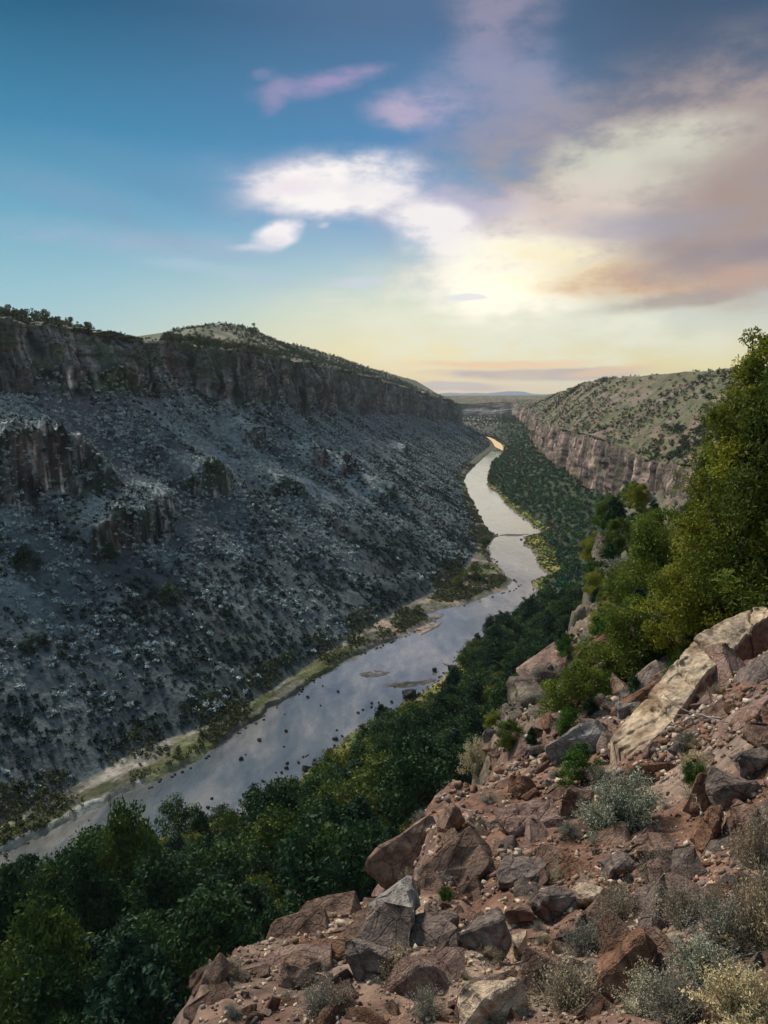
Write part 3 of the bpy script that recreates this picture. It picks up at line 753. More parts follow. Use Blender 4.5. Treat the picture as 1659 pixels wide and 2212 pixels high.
for (dx, dy, yd, hh, kk, lab) in [(265, 1745, 118, 0, 0, 'yellow lit treetop standing against the dark pool of the river'), (90, 1860, 110, 0, 1, 'tall tree in front of the bank at the lower left edge'), (180, 1825, 112, 0, 2, 'dark tree left of the yellow lit treetop'),
        (345, 1850, 105, 0, 3, 'dark tree right of the yellow lit treetop'), (10, 1880, 108, 0, 4, 'dark tree cut by the left edge'), (820, 1640, 150, 0, 5, 'tall rounded tree rising beside the brown boulder at the drop'), (740, 1700, 140, 0, 6, 'dark tree left of the tall rounded one'),
        (470, 1815, 112, 0, 1, 'tree at the lowest end of the open water'), (620, 1745, 130, 0, 2, 'tree covering the pale sand of the right bank'), (70, 1965, 85, 0, 7, 'olive tree nearest the lower left corner'), (560, 1830, 112, 0, 5, 'tree leaning over the snag in the lower woods')]:
    t_ = Py(dx, dy, yd); zg = down_R(t_[0], t_[1]); h_ = t_[2] - zg
    if h_ < 3: continue
    src = TRY[0] if kk in (0, 7) else TR[kk]; bh_ = 6 if kk in (0, 7) else 7
    s_ = h_ / bh_ ; ws = min(1., 11 / (s_ * 6))
    place_tree('tree', src, Vector((t_[0], t_[1], zg - .2)), (s_ * ws, s_ * ws, s_), kk * 1.1, lab, 'tree')
def merged_plants(P, sizes, tones, nleaf, ls, seed, shape='round', hk=.9):
    """many plants too small or too many to tell apart, as one sheet of leaf clumps"""
    r = np.random.default_rng(seed); n = len(P)
    idx = np.repeat(np.arange(n), nleaf)
    ncl = 7
    cl = rand_unit(n * ncl, r).reshape(n, ncl, 3) * r.uniform(.3, .62, (n, ncl, 1)); cl[..., 2] = np.abs(cl[..., 2]) * hk * 1.3
    ck = r.integers(0, ncl, len(idx))
    u = rand_unit(len(idx), r) * (r.uniform(0, 1, len(idx)) ** .5)[:, None] * .42
    u[:, 2] *= .8
    off = cl[idx, ck] + u
    off[:, 2] = np.maximum(off[:, 2], 0) + .02
    Q = P[idx] + off * sizes[idx][:, None]
    V, Fq = leaf_quads(Q, 1.0, r, 1.1, .35)
    c = np.repeat(Q, 4, axis=0); V = c + (V - c) * np.repeat(ls * sizes[idx], 4)[:, None]
    ct = tones[idx] * (1 + .5 * (r.uniform(0, 1, (n, ncl))[idx, ck] - .5))[:, None] * r.uniform(.75, 1.25, (len(idx), 1))
    return V, Fq, np.repeat(ct, 4, axis=0)
if len(rest):
    sz = rw.uniform(2.6, 4.8, len(rest)); 
    tn_ = np.stack([rw.uniform(.012, .06, len(rest)), rw.uniform(.035, .11, len(rest)), rw.uniform(.018, .045, len(rest))], -1)
    V, Fq, tcol = merged_plants(rest, sz, tn_ * 1.25, 200, .1, 41, hk=1.1)
    wd = mesh_np('woods', V, Fq, M_SCRUB, tcol)
    tag(wd, 'far off dark green woods below the right hand cliff', 'woods', kind='stuff')

# ---- junipers on the mesa and along both skylines ----
i0 = np.where(bandR == 6)[0][0]; i1 = np.where(bandR == 8)[0][-1]
cand = grid_scatter(GR, (i0, i1), 30000, rw, lambda P: np.where((P[:, 1] > 300) & (P[:, 1] < 1500), .045, 0) * (1 + .6 * np.sign(fbm(P[:, 0] / 40, P[:, 1] / 40, o=2, seed=88) + .1)))
cand = cand[[inview(p, 10) and proj(p)[0] < 1610 for p in cand]]
cand = cand[[seen(p + np.array([0, 0, 3.]), [bvh], 1) and seen(p + np.array([0, 0, 3.5]), [bvR], 8) for p in cand]]
cand = cand[rw.uniform(0, 1, len(cand)) < np.clip(.35 + 1.6 * fbm(cand[:, 0] / 28, cand[:, 1] / 28, o=3, seed=87), .06, 1)]
cand = cand[thin(cand, np.full(len(cand), 2.6))]
cand = cand[np.argsort(np.hypot(cand[:, 0], cand[:, 1]))]; print('mesa', len(cand))
for p in cand[:140]:
    s = rw.uniform(.5, 1.0) ** 1.5 * 1.6
    place_tree('juniper', JF[int(rw.integers(4))][:2], Vector(p - np.array([0, 0, .2])), (s, s, s * rw.uniform(.75, 1.1)), rw.uniform(0, 6.28),
               'small round juniper dotted over the pale mesa above the right hand cliff', 'juniper', 'junipers on the right hand mesa')
if len(cand) > 140:
    rs = cand[140:]; V, Fq, tcol = merged_plants(rs, rw.uniform(1.8, 3.2, len(rs)), np.tile([.045, .06, .03], (len(rs), 1)), 60, .14, 43, hk=1.2)
    tag(mesh_np('scrub', V, Fq, M_SCRUB, tcol), 'far junipers dotted over the back of the right hand mesa', 'scrub', kind='stuff')
i0 = np.where(bandL == 7)[0][0]; i1 = np.where(bandL == 9)[0][-1]
cand = grid_scatter(GL, (i0, i1), 30000, rw, lambda P: np.where(P[:, 1] < 1500, .05, 0) * np.clip(.75 + 1.2 * fbm(P[:, 0] / 35, P[:, 1] / 35, o=2, seed=89), 0, 1.5))
cand = cand[[inview(p, 20) for p in cand]]
pq = proj(cand)
bare = (pq[:, 0] > 195) & (pq[:, 0] < 350)
cand = cand[~bare & ((pq[:, 0] > 350) | (rw.uniform(0, 1, len(cand)) < .3))]
cand = cand[[seen(p + np.array([0, 0, 3.]), [bvL], 8) for p in cand]]
cand = cand[thin(cand, np.full(len(cand), 4.2))]
cand = cand[np.argsort(np.hypot(cand[:, 0], cand[:, 1]))]; print('left top', len(cand))
for p in cand[:140]:
    s = rw.uniform(.8, 1.5)
    place_tree('juniper', JF[int(rw.integers(4))], Vector(p - np.array([0, 0, .3])), (s, s, s * rw.uniform(.8, 1.3)), rw.uniform(0, 6.28),
               'small dark juniper growing on the hilltop above the left hand cliff', 'juniper', 'junipers on the left hand hilltop')
if len(cand) > 140:
    rs = cand[140:]; V, Fq, tcol = merged_plants(rs, rw.uniform(1.8, 3.6, len(rs)), np.tile([.05, .075, .04], (len(rs), 1)) * rw.uniform(.6, 1.5, (len(rs), 1)), 70, .14, 44, hk=1.3)
    tag(mesh_np('scrub', V, Fq, M_SCRUB, tcol), 'far junipers and scrub covering the left hilltop', 'scrub', kind='stuff')
# ones that stand out on the skyline
def sky_tree(dx, dy_base, hpx, lab, wk=1.):
    for dyy in range(0, 40, 2):
        p = hit(dx, dy_base + dyy, bvL)
        if p is not None: break
    d = proj(p)[2]; h = hpx / S * d / F
    s = h / 4.4
    place_tree('juniper', JF[random.randrange(4)], p - Vector((0, 0, .3)), (s * wk, s * wk, s), random.uniform(0, 6), lab, 'juniper')
sky_tree(181, 726, 26, 'widest round dark tree standing alone on the left skyline', 1.5)
sky_tree(228, 738, 22, 'small dark tree on the bare cliff top right of the lone skyline tree')
sky_tree(34, 690, 24, 'pointed juniper leftmost on the left skyline')
sky_tree(375, 740, 22, 'low tree at the left foot of the rounded hilltop')
sky_tree(545, 722, 26, 'taller tree on the right shoulder of the rounded hilltop')
sky_tree(430, 745, 30, 'dark tree halfway up the left side of the rounded hilltop')

# ---- scrub all over the left slope: nobody could count it ----
rs_ = np.random.default_rng(77)
i0 = np.where(bandL == 2)[0][2]; i1 = np.where(bandL == 6)[0][0]
def densL(P):
    d = np.hypot(P[:, 0], P[:, 1])
    return np.interp(d, [150, 400, 900, 2000], [.36, .30, .17, .07]) * np.clip(1 + 1.6 * fbm(P[:, 0] / 14, P[:, 1] / 14, o=4, seed=121), .15, 2.)
cand = grid_scatter(GL, (i0, i1), 260000, rs_, densL)
q = proj(cand); ok = (q[:, 0] > -80) & (q[:, 0] < 1120) & (q[:, 1] > 780) & (q[:, 1] < 1900) & (cand[:, 1] > 60)
cand = cand[ok]; print('scrub', len(cand))
n = len(cand); sage = rs_.uniform(0, 1, n) + 1.0 * fbm(cand[:, 0] / 16, cand[:, 1] / 16, o=3, seed=123) - .45 * (1 - sm(12, 55, cand[:, 2])) + .1  # dark scrub weighted low down, standing in for the vignetted corner's dimness
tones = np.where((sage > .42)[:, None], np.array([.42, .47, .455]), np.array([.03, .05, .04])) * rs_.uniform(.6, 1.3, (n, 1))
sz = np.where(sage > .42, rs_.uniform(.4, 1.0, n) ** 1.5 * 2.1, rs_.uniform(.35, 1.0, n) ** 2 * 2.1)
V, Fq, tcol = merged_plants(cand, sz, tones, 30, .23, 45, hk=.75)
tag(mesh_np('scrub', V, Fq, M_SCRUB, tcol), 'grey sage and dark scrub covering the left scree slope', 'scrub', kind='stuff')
# scrub on ledges of both cliff bands
i0 = np.where(bandR == 5)[0][0]; i1 = np.where(bandR == 6)[0][-1]
cr_ = grid_scatter(GR, (i0, i1), 30000, rs_, lambda P: np.where(P[:, 1] > 250, .025, 0)); cr_ = cr_[(proj(cr_)[:, 0] < 1660)]
i0 = np.where(bandL == 6)[0][0]; i1 = np.where(bandL == 7)[0][-1]
cl_ = grid_scatter(GL, (i0, i1), 40000, rs_, lambda P: np.full(len(P), .16) * np.clip(1 + 2 * fbm(P[:, 0] / 18, P[:, 2] / 18, o=3, seed=122), 0, 2)); cl_ = cl_[(cl_[:, 1] > 60)]
both = np.concatenate([cr_, cl_]); both = both[[inview(p, 30) for p in both]]
V, Fq, tcol = merged_plants(both, rs_.uniform(.6, 1.5, len(both)), np.tile([.05, .065, .035], (len(both), 1)) * rs_.uniform(.6, 1.6, (len(both), 1)), 24, .22, 46)
tag(mesh_np('scrub', V, Fq, M_SCRUB, tcol), 'small scrub clinging to the cliff bands on both sides', 'scrub', kind='stuff')
# riverside grass and willow strips
i0, i1 = 4, np.where(bandL == 2)[0][0] + 10
gl_ = grid_scatter(GL, (i0, i1), 160000, rs_, lambda P: 2.4 * np.clip(.35 + 1.6 * fbm(P[:, 0] / 10, P[:, 1] / 14, o=3, seed=125), 0, 1) * (P[:, 1] < 1100))
i1 = np.where(bandR == 2)[0][0] + 3
GRASS_R = 1
gr_ = grid_scatter(GR, (3, i1), 60000, rs_, lambda P: .75 * np.clip(.8 + 1.0 * fbm(P[:, 0] / 10, P[:, 1] / 10, o=3, seed=126), 0, 1) * (P[:, 1] < 1300))
both = np.concatenate([gl_, gr_]); both = both[[inview(p, 30) for p in both]]; both = both[both[:, 2] > .2]
tn_ = np.where(rs_.uniform(0, 1, (len(both), 1)) < .35, np.array([.10, .10, .075]), np.array([.062, .076, .024])) * rs_.uniform(.35, 1.5, (len(both), 1)) * np.array([1, 1, 1]) + rs_.uniform(0, .05, (len(both), 1)) * np.array([1, .8, .1])
V, Fq, tcol = merged_plants(both, rs_.uniform(.3, 1.0, len(both)) ** 1.3 * 1.35, tn_, 24, .22, 47)
tag(mesh_np('grass', V, Fq, M_SCRUB, tcol), 'green and yellow grass clumps along both river banks', 'grass', kind='stuff')

# single dark bushes that stand out on the left slope, and green ones by the river
BK = [tree_meshes(300 + i, 5, 6, prof_bush, M_TREE2, 40, 1800, .2, 5, z0=.02) for i in range(2)]
def put_plant(name, meshes, base_h, dx, dy, hpx, label, cat, wk=1., trees=None, b=None, sink=.03, group=None, parts=('trunk', 'crown')):
    p = hit(dx, dy, b)
    if p is None: print('MISS', label); return None
    d = proj(p)[2]; h = hpx / S * d / F; s = h / base_h
    return place_tree(name, meshes, p - Vector((0, 0, sink * h)), (s * wk, s * wk, s), random.uniform(0, 6.28), label, cat, group, parts)
for (dx, dy, hp, lab) in [(57, 1225, 52, 'big near black bush at the left edge below the upper rock ledge'), (235, 1205, 34, 'dark bush right under the second rock outcrop on the left slope'),
                          (365, 1300, 46, 'round black bush alone in the middle of the left scree'), (60, 1408, 36, 'dark bush at the left edge low on the scree'),
                          (458, 1022, 36, 'dark tree on top of the small outcrop mid slope'), (92, 1390, 26, 'smaller bush right of the dark bush low on the scree'),
                          (418, 1048, 24, 'small bush left of the mid slope outcrop'), (490, 1330, 24, 'low dark bush in the lower middle of the left scree')]:
    put_plant('bush', BK[random.randrange(2)], 5, dx, dy, hp, lab, 'bush', 1.0, b=bvL)
for (dx, dy, hp, lab) in [(1022, 1250, 34, 'biggest olive green bush on the left bank at the river bend'), (990, 1266, 22, 'small yellow bush left of the big bend bush'),
                          (1048, 1180, 22, 'low green bush on the spit of the left bank'), (905, 1325, 18, 'yellow bush at the root of the sandy spit'),
                          (760, 1385, 20, 'yellow green bush above the stones of the left bank')]:
    put_plant('bush', TRY[random.randrange(2)], 6, dx, dy, hp, lab, 'bush', 1.1, b=bvL)

# ------------------------------------------------------------------ rocks
def rock_mesh(seed, dims=(1, 1, 1), mat=None, npts=13, rough=.085, sub=3, name='boulder', box=.75):
    r = np.random.default_rng(seed)
    bm = bmesh.new()
    P = r.uniform(-1, 1, (npts, 3)); nn = np.linalg.norm(P, axis=1, keepdims=True)
    Pb = P / np.abs(P).max(axis=1, keepdims=True)
    P = (P / nn) * (1 - box) + Pb * box * .85
    for p in P: bm.verts.new(p * np.array(dims) * .5)
    res = bmesh.ops.convex_hull(bm, input=bm.verts)
    bmesh.ops.delete(bm, geom=[g for g in res['geom_interior'] if isinstance(g, bmesh.types.BMVert)], context='VERTS')
    bmesh.ops.bevel(bm, geom=bm.edges[:], offset=min(dims) * .035, segments=1, affect='EDGES')
    bmesh.ops.triangulate(bm, faces=bm.faces[:])
    for _ in range(sub):
        long_ = [e for e in bm.edges if e.calc_length() > max(dims) * (.09 if sub > 3 else .16 if sub > 2 else .3)]
        if not long_ or len(bm.verts) > 6000: break
        bmesh.ops.subdivide_edges(bm, edges=long_, cuts=1); bmesh.ops.triangulate(bm, faces=bm.faces[:])
    co = np.array([v.co[:] for v in bm.verts]); m_ = float(np.mean(dims))
    bm.normal_update(); nv = np.array([v.normal[:] for v in bm.verts])
    dsp = fbm(co[:, 0] / m_ * 3 + seed, co[:, 1] / m_ * 3, co[:, 2] / m_ * 3, o=4, seed=seed) * rough * m_ * 1.4
    co = co + nv * dsp[:, None]
    for v, c in zip(bm.verts, co): v.co = c
    me = bpy.data.meshes.new(name); bm.to_mesh(me); bm.free()
    me.materials.append(mat); return me
def put_rock(x0, x1, y0, y1, kind, label, seed, depth=.8, tilt=(0, 0, 0), name='boulder', b=None, group=None, sink=.12, npts=13, box=.75, fwd=.3):
    """a boulder that fills about that much of the picture, resting on the slope"""
    cx_, cy_ = (x0 + x1) / 2, y1 - (y1 - y0) * .22
    p = hit(cx_, cy_, b)
    if p is None: print('MISS', label); return
    d = proj(p)[2]; w = (x1 - x0) * 1.2 / S * d / F; h = (y1 - y0) * 1.15 / S * d / F
    o = obj(name, rock_mesh(seed, (w * 1.05, max(w, h) * depth, h * 1.05), M_RK[kind], npts, box=box, name=name))
    o.location = p + Vector((0, fwd * w * depth, h * (.5 - sink) - h * .22))
    o.rotation_euler = tilt
    return tag(o, label, 'boulder', group)
# river boulders
def put_river(dx, dy, wpx, label, seed, kind='dark', group=None, z=0.):
    p = Pz(dx, dy, z); d = proj(p)[2]; w = wpx / S * d / F
    o = obj('boulder', rock_mesh(seed, (w, w * .9, w * .75), M_RK[kind], 15, sub=2, box=.4)); o.location = (p[0], p[1], z + w * .16)
    o.rotation_euler = (0, 0, seed)
    return tag(o, label, 'boulder', group)
for k, (dx, dy, w, lab) in enumerate([(884, 1507, 38, 'biggest black boulder in the river, by the right bank'), (938, 1450, 16, 'flat dark boulder alone in mid river above the gravel patch'), (975, 1446, 22, 'dark boulder touching the right bank below the bend'),
        (797, 1573, 14, 'round dark stone in the water left of the yellow bank grass'), (845, 1518, 10, 'small stone left of the biggest river boulder'), (663, 1663, 24, 'dark boulder near the right bank beside three small stones'),
        (619, 1660, 11, 'stone in open water left of the boulder with small stones'), (680, 1645, 12, 'stone just upstream of the boulder with small stones'), (645, 1648, 9, 'tiny stone above the boulder with small stones'),
        (724, 1598, 14, 'stone close to the pale right bank'), (712, 1625, 18, 'dark stone half under the bank trees'), (632, 1690, 20, 'dark stone by the pale sand of the right bank'), (566, 1718, 14, 'lone stone in the dark lower river'),
        (618, 1580, 10, 'stone in the left half of the lower river'), (520, 1640, 14, 'stone in the riffle by the left bank'), (560, 1600, 12, 'upper stone in the riffle by the left bank'), (450, 1745, 12, 'lowest stone in the dark pool'),
        (1213, 0, 0, '')]):
    if w: put_river(dx, dy, w, lab, 500 + k)
rv_ = np.random.default_rng(17); nst_ = 0
while nst_ < 26:
    dx, dy = rv_.uniform(380, 900), rv_.uniform(1480, 1780)
    lo = np.interp(dx, [380, 500, 650, 706, 900], [1690, 1615, 1505, 1460, 1380]); hi = np.interp(dx, [380, 517, 596, 728, 873, 900], [1790, 1750, 1715, 1600, 1510, 1500])
    if not lo < dy < hi: continue
    f_ = (dy - lo) / (hi - lo)
    if rv_.uniform() > .25 + .75 * abs(f_ - .5) * 2: continue
    put_river(dx, dy, rv_.uniform(4, 10), 'small stone breaking the surface of the lower river', 560 + nst_ % 7, group='small stones in the lower river'); nst_ += 1
# dark stones lining the banks
RS_ME = [rock_mesh(540 + i, (1, .9, .75), M_RK['dark'], 15, sub=1, box=.4) for i in range(4)]
rk_ = np.random.default_rng(9)
cnt = 0
for E, nrm, lab, gp in ((LE0, 1, 'dark stone at the water edge of the left bank', 'stones along the left bank'), (RE, -1, 'dark stone at the water edge of the right bank', 'stones along the right bank')):
    Ecur = catmull(E, station_params(E, 1200))
    for p in Ecur[rk_.permutation(1200)[:420]]:
        q = proj(p)
        if vnoise(np.array([p[0] / 14]), np.array([p[1] / 14]), seed=151)[0] < -.05: continue
        if not (0 < q[0] < 1659 and 950 < q[1] < 1860) or p[1] > 900: continue
        if not seen(p + np.array([0, 0, .5]), [bvh, bvR], 5): continue
        s = rk_.uniform(.5, 1.0) * (2.0 if rk_.uniform() < .12 else 1) * np.interp(p[1], [150, 700], [1.0, 1.9])
        o = obj('stone', RS_ME[int(rk_.integers(4))]); o.location = (p[0] + rk_.normal(0, .6), p[1] + rk_.normal(0, .6), .1)
        o.scale = (s * 1.2, s, s * .9); o.rotation_euler = (0, 0, rk_.uniform(0, 6)); tag(o, lab, 'stone', gp); cnt += 1
print('bank stones', cnt)
# gravel bars just above the water
def bar(pts, label, col_, h=.25):
    P = np.array([Pz(a, b)[:2] for a, b in pts]); c = P.mean(0); n = 90
    t = np.linspace(0, len(P), n, endpoint=False); Pc = catmull(np.concatenate([P[-2:], P, P[:3]]), t + 2)
    V = []; rings = 9
    for k in range(rings):
        f = 1 - k / (rings - 1) * .96
        ring = c + (Pc - c) * f * (1 + (.10 * fbm(t / 1.1, t * 0 + 3, o=4, seed=len(pts) + int(pts[0][0])))[:, None])
        z = -.5 + (h + .5) * min(1, k / 2) + fbm(ring[:, 0] / 2, ring[:, 1] / 2, o=3, seed=7) * .25 * (k > 0)
        V.append(np.stack([ring[:, 0], ring[:, 1], z], -1))
    V = np.array(V); V = np.concatenate([V, V[:, :1]], 1)
    tn = fbm(V[..., 0] / 3, V[..., 1] / 3, o=3, seed=3)
    Cb = np.zeros(V.shape) + np.array(col_); Cb = mixc(Cb, np.array(col_) * .5, sm(0, .4, tn))
    o = mesh_np('gravel_bar', V, grid_faces(*V.shape[:2]), M_WALL, Cb); tag(o, label, kind='structure')
bar([(905,1338),(935,1331),(958,1326),(963,1330),(945,1338),(920,1341)], 'small island of brown gravel off the sandy spit', (.17, .13, .10))
bar([(905,1375),(950,1352),(958,1344),(930,1347),(890,1362)], 'brown gravel tip of the sandy spit', (.24, .19, .15), .3)
bar([(1070,1157),(1100,1159),(1130,1158),(1150,1153),(1120,1154),(1090,1153)], 'thin gravel riffle across the river below the far reach', (.12, .11, .10), .12)

bar([(812,1482),(850,1474),(905,1472),(948,1462),(955,1470),(920,1480),(870,1488)], 'shallow brown gravel patch above the biggest river boulder', (.085, .078, .07), .10)
bar([(770,1455),(815,1446),(850,1452),(830,1462),(785,1466)], 'shallow reddish gravel patch in mid river', (.085, .075, .07), .08)
# ---- foreground crags of the spur ----
def crag(blocks, kind, label, name='rock_outcrop', fwd=0.):
    e = None; bm_all = []
    pts0 = None
    V = []; Fq = []; o_ = 0
    for k, (x0, x1, y0, y1, yd) in enumerate(blocks):
        a = Py(x0, y1, yd); b_ = Py(x1, y0, yd); w = abs(b_[0] - a[0]); h = abs(b_[2] - a[2])
        w *= 1.12; h *= 1.1
        me = rock_mesh(700 + k * 13 + int(x0), (w * 1.15, max(w, h) * 1.3, h * 1.15), M_RK[kind], 20, rough=.13, box=.8, sub=4)
        vs = np.array([v.co[:] for v in me.vertices]) + (a + b_) / 2
        fs = np.array([p.vertices[:] for p in me.polygons]); V.append(vs); Fq.append(fs + o_); o_ += len(vs); bpy.data.meshes.remove(me)
    V = np.concatenate(V); Fq = np.concatenate(Fq); base = V.min(0); c = np.array([V[:, 0].mean(), V[:, 1].mean(), base[2]])
    o = mesh_np(name, V - c, Fq, M_RK[kind]); o.location = c
    return tag(o, label, 'rock outcrop')
crag([(1284,1330,1190,1290,46),(1290,1320,1160,1230,47),(1278,1312,1260,1350,43),(1300,1345,1270,1350,42),(1268,1300,1340,1425,40),(1290,1340,1330,1420,38),],
     'crag', 'tall narrow brown crag at the edge above the woods')
crag([(1335,1400,1290,1350,36),(1360,1410,1265,1310,37),(1330,1375,1330,1380,34)], 'tan', 'pale rock face half hidden behind the yellow junipers')
crag([(1105,1170,1480,1580,23),(1150,1230,1450,1540,24),(1085,1130,1530,1620,21.8),(1120,1200,1530,1630,21.2),(1180,1260,1440,1490,24.5),(1160,1190,1430,1480,24.3)],
     'crag', 'knobbly lichened outcrop left of the yellow green juniper')
put_rock(1190, 1335, 1560, 1650, 'grey', 'long grey ledge running left from the great slanting slab', 811, depth=.5, tilt=(0, R(-22), 0))
put_rock(1256, 1312, 1553, 1596, 'mauve', 'small square mauve block on the grey ledge', 812)
put_rock(1335, 1386, 1515, 1556, 'grey', 'grey stone against the far side of the great slab', 813)
put_rock(955, 1004, 1730, 1812, 'brown', 'upright brown boulder with a dark right side at the drop', 814, tilt=(0, R(14), 0), sink=.05)
put_rock(997, 1022, 1775, 1815, 'brown', 'small sliver of rock beside the upright brown boulder', 815, tilt=(0, R(25), 0))
put_rock(800, 958, 1770, 1925, 'brown', 'large brown boulder overhanging the trees at the drop', 816, depth=.7, tilt=(0, R(-28), .3), npts=11)
put_rock(1085, 1215, 1715, 1815, 'pink', 'broad pinkish slab lying flat in mid slope', 817, tilt=(.3, R(-18), 0), sink=.3, npts=11)
put_rock(1205, 1285, 1692, 1775, 'brown', 'pointed brown rock at the upper end of the pink slab', 818, npts=10)
put_rock(1105, 1160, 1672, 1738, 'rust', 'rusty rock standing in pale scree behind the pink slab', 819)
put_rock(1515, 1578, 1745, 1850, 'rust', 'upright rust rock with a black hollow on its right', 820, depth=.9, sink=.08)
put_rock(1598, 1640, 1725, 1895, 'brown', 'tall thin brown rib of rock near the right edge', 821, depth=.7, tilt=(0, R(8), 0), sink=.08)
put_rock(1495, 1560, 1655, 1765, 'rust', 'leaning orange rust slab above the upright rust rock', 822, tilt=(0, R(30), 0), depth=.4)
put_rock(1545, 1640, 1660, 1760, 'mauve', 'mauve block behind the leaning rust slab', 823, tilt=(0, R(12), .4), sink=.2)
put_rock(1600, 1670, 1620, 1690, 'mauve', 'mauve rock cut by the right edge above the thin rib', 824)
put_rock(1303, 1358, 1845, 1915, 'mauve', 'dark grey block with a shadowed right face below the sagebrush', 825, tilt=(0, R(20), 0))
put_rock(1235, 1318, 1915, 1978, 'tan', 'smooth tan rock below the dark grey block', 826, tilt=(0, R(-20), .3))
put_rock(1150, 1245, 1920, 2008, 'mauve', 'cracked mauve boulder left of the smooth tan rock', 827)
put_rock(815, 925, 1905, 2065, 'grey', 'long pale grey ridge of rock lower left on the slope', 828, depth=1.3, tilt=(0, R(-35), .2), sink=.2)
put_rock(915, 990, 1965, 2030, 'mauve', 'dark block in the shadow right of the pale grey ridge', 829)
put_rock(1108, 1142, 2020, 2085, 'tan', 'small upright pale stone in the lower middle', 830, sink=.05)
put_rock(1000, 1105, 1985, 2090, 'mauve', 'big purple brown boulder left of the small upright stone', 831, tilt=(0, R(-15), 0))
put_rock(1095, 1155, 1960, 2018, 'brown', 'brown block just above the small upright stone', 832)
put_rock(1300, 1465, 2030, 2175, 'rust', 'largest rust brown boulder near the bottom', 833, depth=.8, npts=11)
put_rock(1000, 1140, 2125, 2240, 'tan', 'rounded tan rock at the bottom edge', 834, depth=.8, sink=.25)
put_rock(740, 850, 2040, 2140, 'mauve', 'dark purple boulder in the lower left of the slope', 835)
put_rock(1012, 1080, 1835, 1900, 'pink', 'pale pink rock left of the rubble patch', 836, tilt=(0, R(-20), 0))
put_rock(1075, 1190, 1868, 1925, 'mauve', 'low mauve slab above the cracked boulder', 837, sink=.3)
put_rock(1385, 1470, 1820, 1870, 'brown', 'brown rock behind the smaller sagebrush', 838)
put_rock(1620, 1690, 1930, 2020, 'rust', 'rust rock cut by the right edge lower down', 839)
put_rock(1240, 1370, 1640, 1690, 'tan', 'flat tan slab lying above the big sagebrush', 840, depth=.4, sink=.35)
put_rock(600, 690, 2080, 2150, 'brown', 'brown boulder at the lower left end of the slope', 841)
put_rock(880, 990, 1695, 1735, 'grey', 'flat light grey rock on the crest above the trees', 842, sink=.3)

# the great slanting slab: a long tilted block, pale on top, brown on its flank
def slab():
    ya = [10.6, 11.1, 11.5, 11.9, 12.2, 12.9, 13.2]
    pa = [Py(a_, b_, y_) for (a_, b_), y_ in zip([(1320,1600),(1390,1517),(1445,1459),(1486,1418),(1512,1389),(1614,1331),(1652,1316)], ya)]
    pb = [Py(a_, b_, y_ - .75) for (a_, b_), y_ in zip([(1362,1642),(1440,1578),(1484,1524),(1530,1470),(1566,1436),(1612,1388),(1672,1326)], ya)]
    pa, pb = np.array(pa), np.array(pb)
    NU, NV = 190, 64
    V = []
    down_ = np.array([.10, -.10, -1.0])
    for i in range(NU):
        f = i / (NU - 1)
        a = catmull(pa, np.array([f * 6 * .9999]))[0]; b = catmull(pb, np.array([f * 6 * .9999]))[0]
        bow = math.sin(f * math.pi) * .10
        row = []
        # left underside, left edge, top face, right edge, flank
        for g in np.linspace(0, 1, 6)[:-1]: row.append(a + np.array([.15, .25, -1.4]) * (1 - g))
        for g in np.linspace(0, 1, NV): row.append(a * (1 - g) + b * g + np.array([0, 0, bow]))
        for g in np.linspace(0, 1, 40)[1:]: row.append(b + down_ * g * 1.5 + np.array([0.05, -.25, 0]) * g)
        V.append(row)
    V = np.array(V); nv = V.shape[1]
    co = V.reshape(-1, 3)
    d = fbm(co[:, 0] * 1.3, co[:, 1] * 1.3, co[:, 2] * 1.3, o=5, seed=131) * .10 + np.floor(vnoise(co[:, 0] * .9, co[:, 1] * .9, co[:, 2] * 2.2, seed=133) * 3) * .02
    d = d + fbm(co[:, 0] * 7, co[:, 1] * 7, co[:, 2] * 7, o=4, seed=137) * .035 - sm(.25, .5, fbm(co[:, 0] * 4, co[:, 1] * 4, co[:, 2] * 4, o=3, seed=139)) * .05
    fi = np.repeat(np.arange(NU) / (NU - 1), V.shape[1]); jn = fbm(co[:, 0] * 2.2, co[:, 1] * 2.2, co[:, 2] * 2.2, o=3, seed=140) * .06
    for f0, dp in ((.18, .07), (.41, .05), (.63, .08), (.86, .12)): d = d - dp * np.exp(-((fi - f0 + jn) / .006) ** 2) + .03 * (fi + jn > f0)
    V = (co + np.array([-.45, -.3, .8]) * d[:, None]).reshape(V.shape)
    e0 = V[:1] * .15 + V[:1].mean(1, keepdims=True) * .85 + np.array([-.05, -.05, -.25]); e1 = V[-1:] * .15 + V[-1:].mean(1, keepdims=True) * .85 + np.array([.1, .1, -.2])
    V = np.concatenate([e0, V, e1])
    c = np.array([V[..., 0].mean(), V[..., 1].mean(), V[..., 2].min()])
    tan_ = np.array([.37, .285, .195]); C = np.zeros(V.shape) + tan_
    nz = fbm(V[..., 0] * 2, V[..., 1] * 2, V[..., 2] * 2, o=4, seed=135); C = mixc(C, (.21, .14, .085), sm(.05, .4, nz)); C = mixc(C, (.12, .085, .055), sm(.2, .45, fbm(V[..., 0] * 6, V[..., 1] * 6, V[..., 2] * 6, o=4, seed=138)) * .8)
    flank = np.zeros(V.shape[:2]); flank[:, 5 + NV + 0:] = 1
    fc = mixc(np.zeros(V.shape) + np.array([.17, .085, .055]), (.27, .16, .10), sm(0, .4, nz))
    C = C * (1 - flank[..., None]) + fc * flank[..., None]
    o = mesh_np('boulder', V - c, grid_faces(*V.shape[:2]), M_NEAR, C); o.location = c
    tag(o, 'great slanting slab with a pale flat top and brown flank, under the tall juniper', 'boulder')
slab()

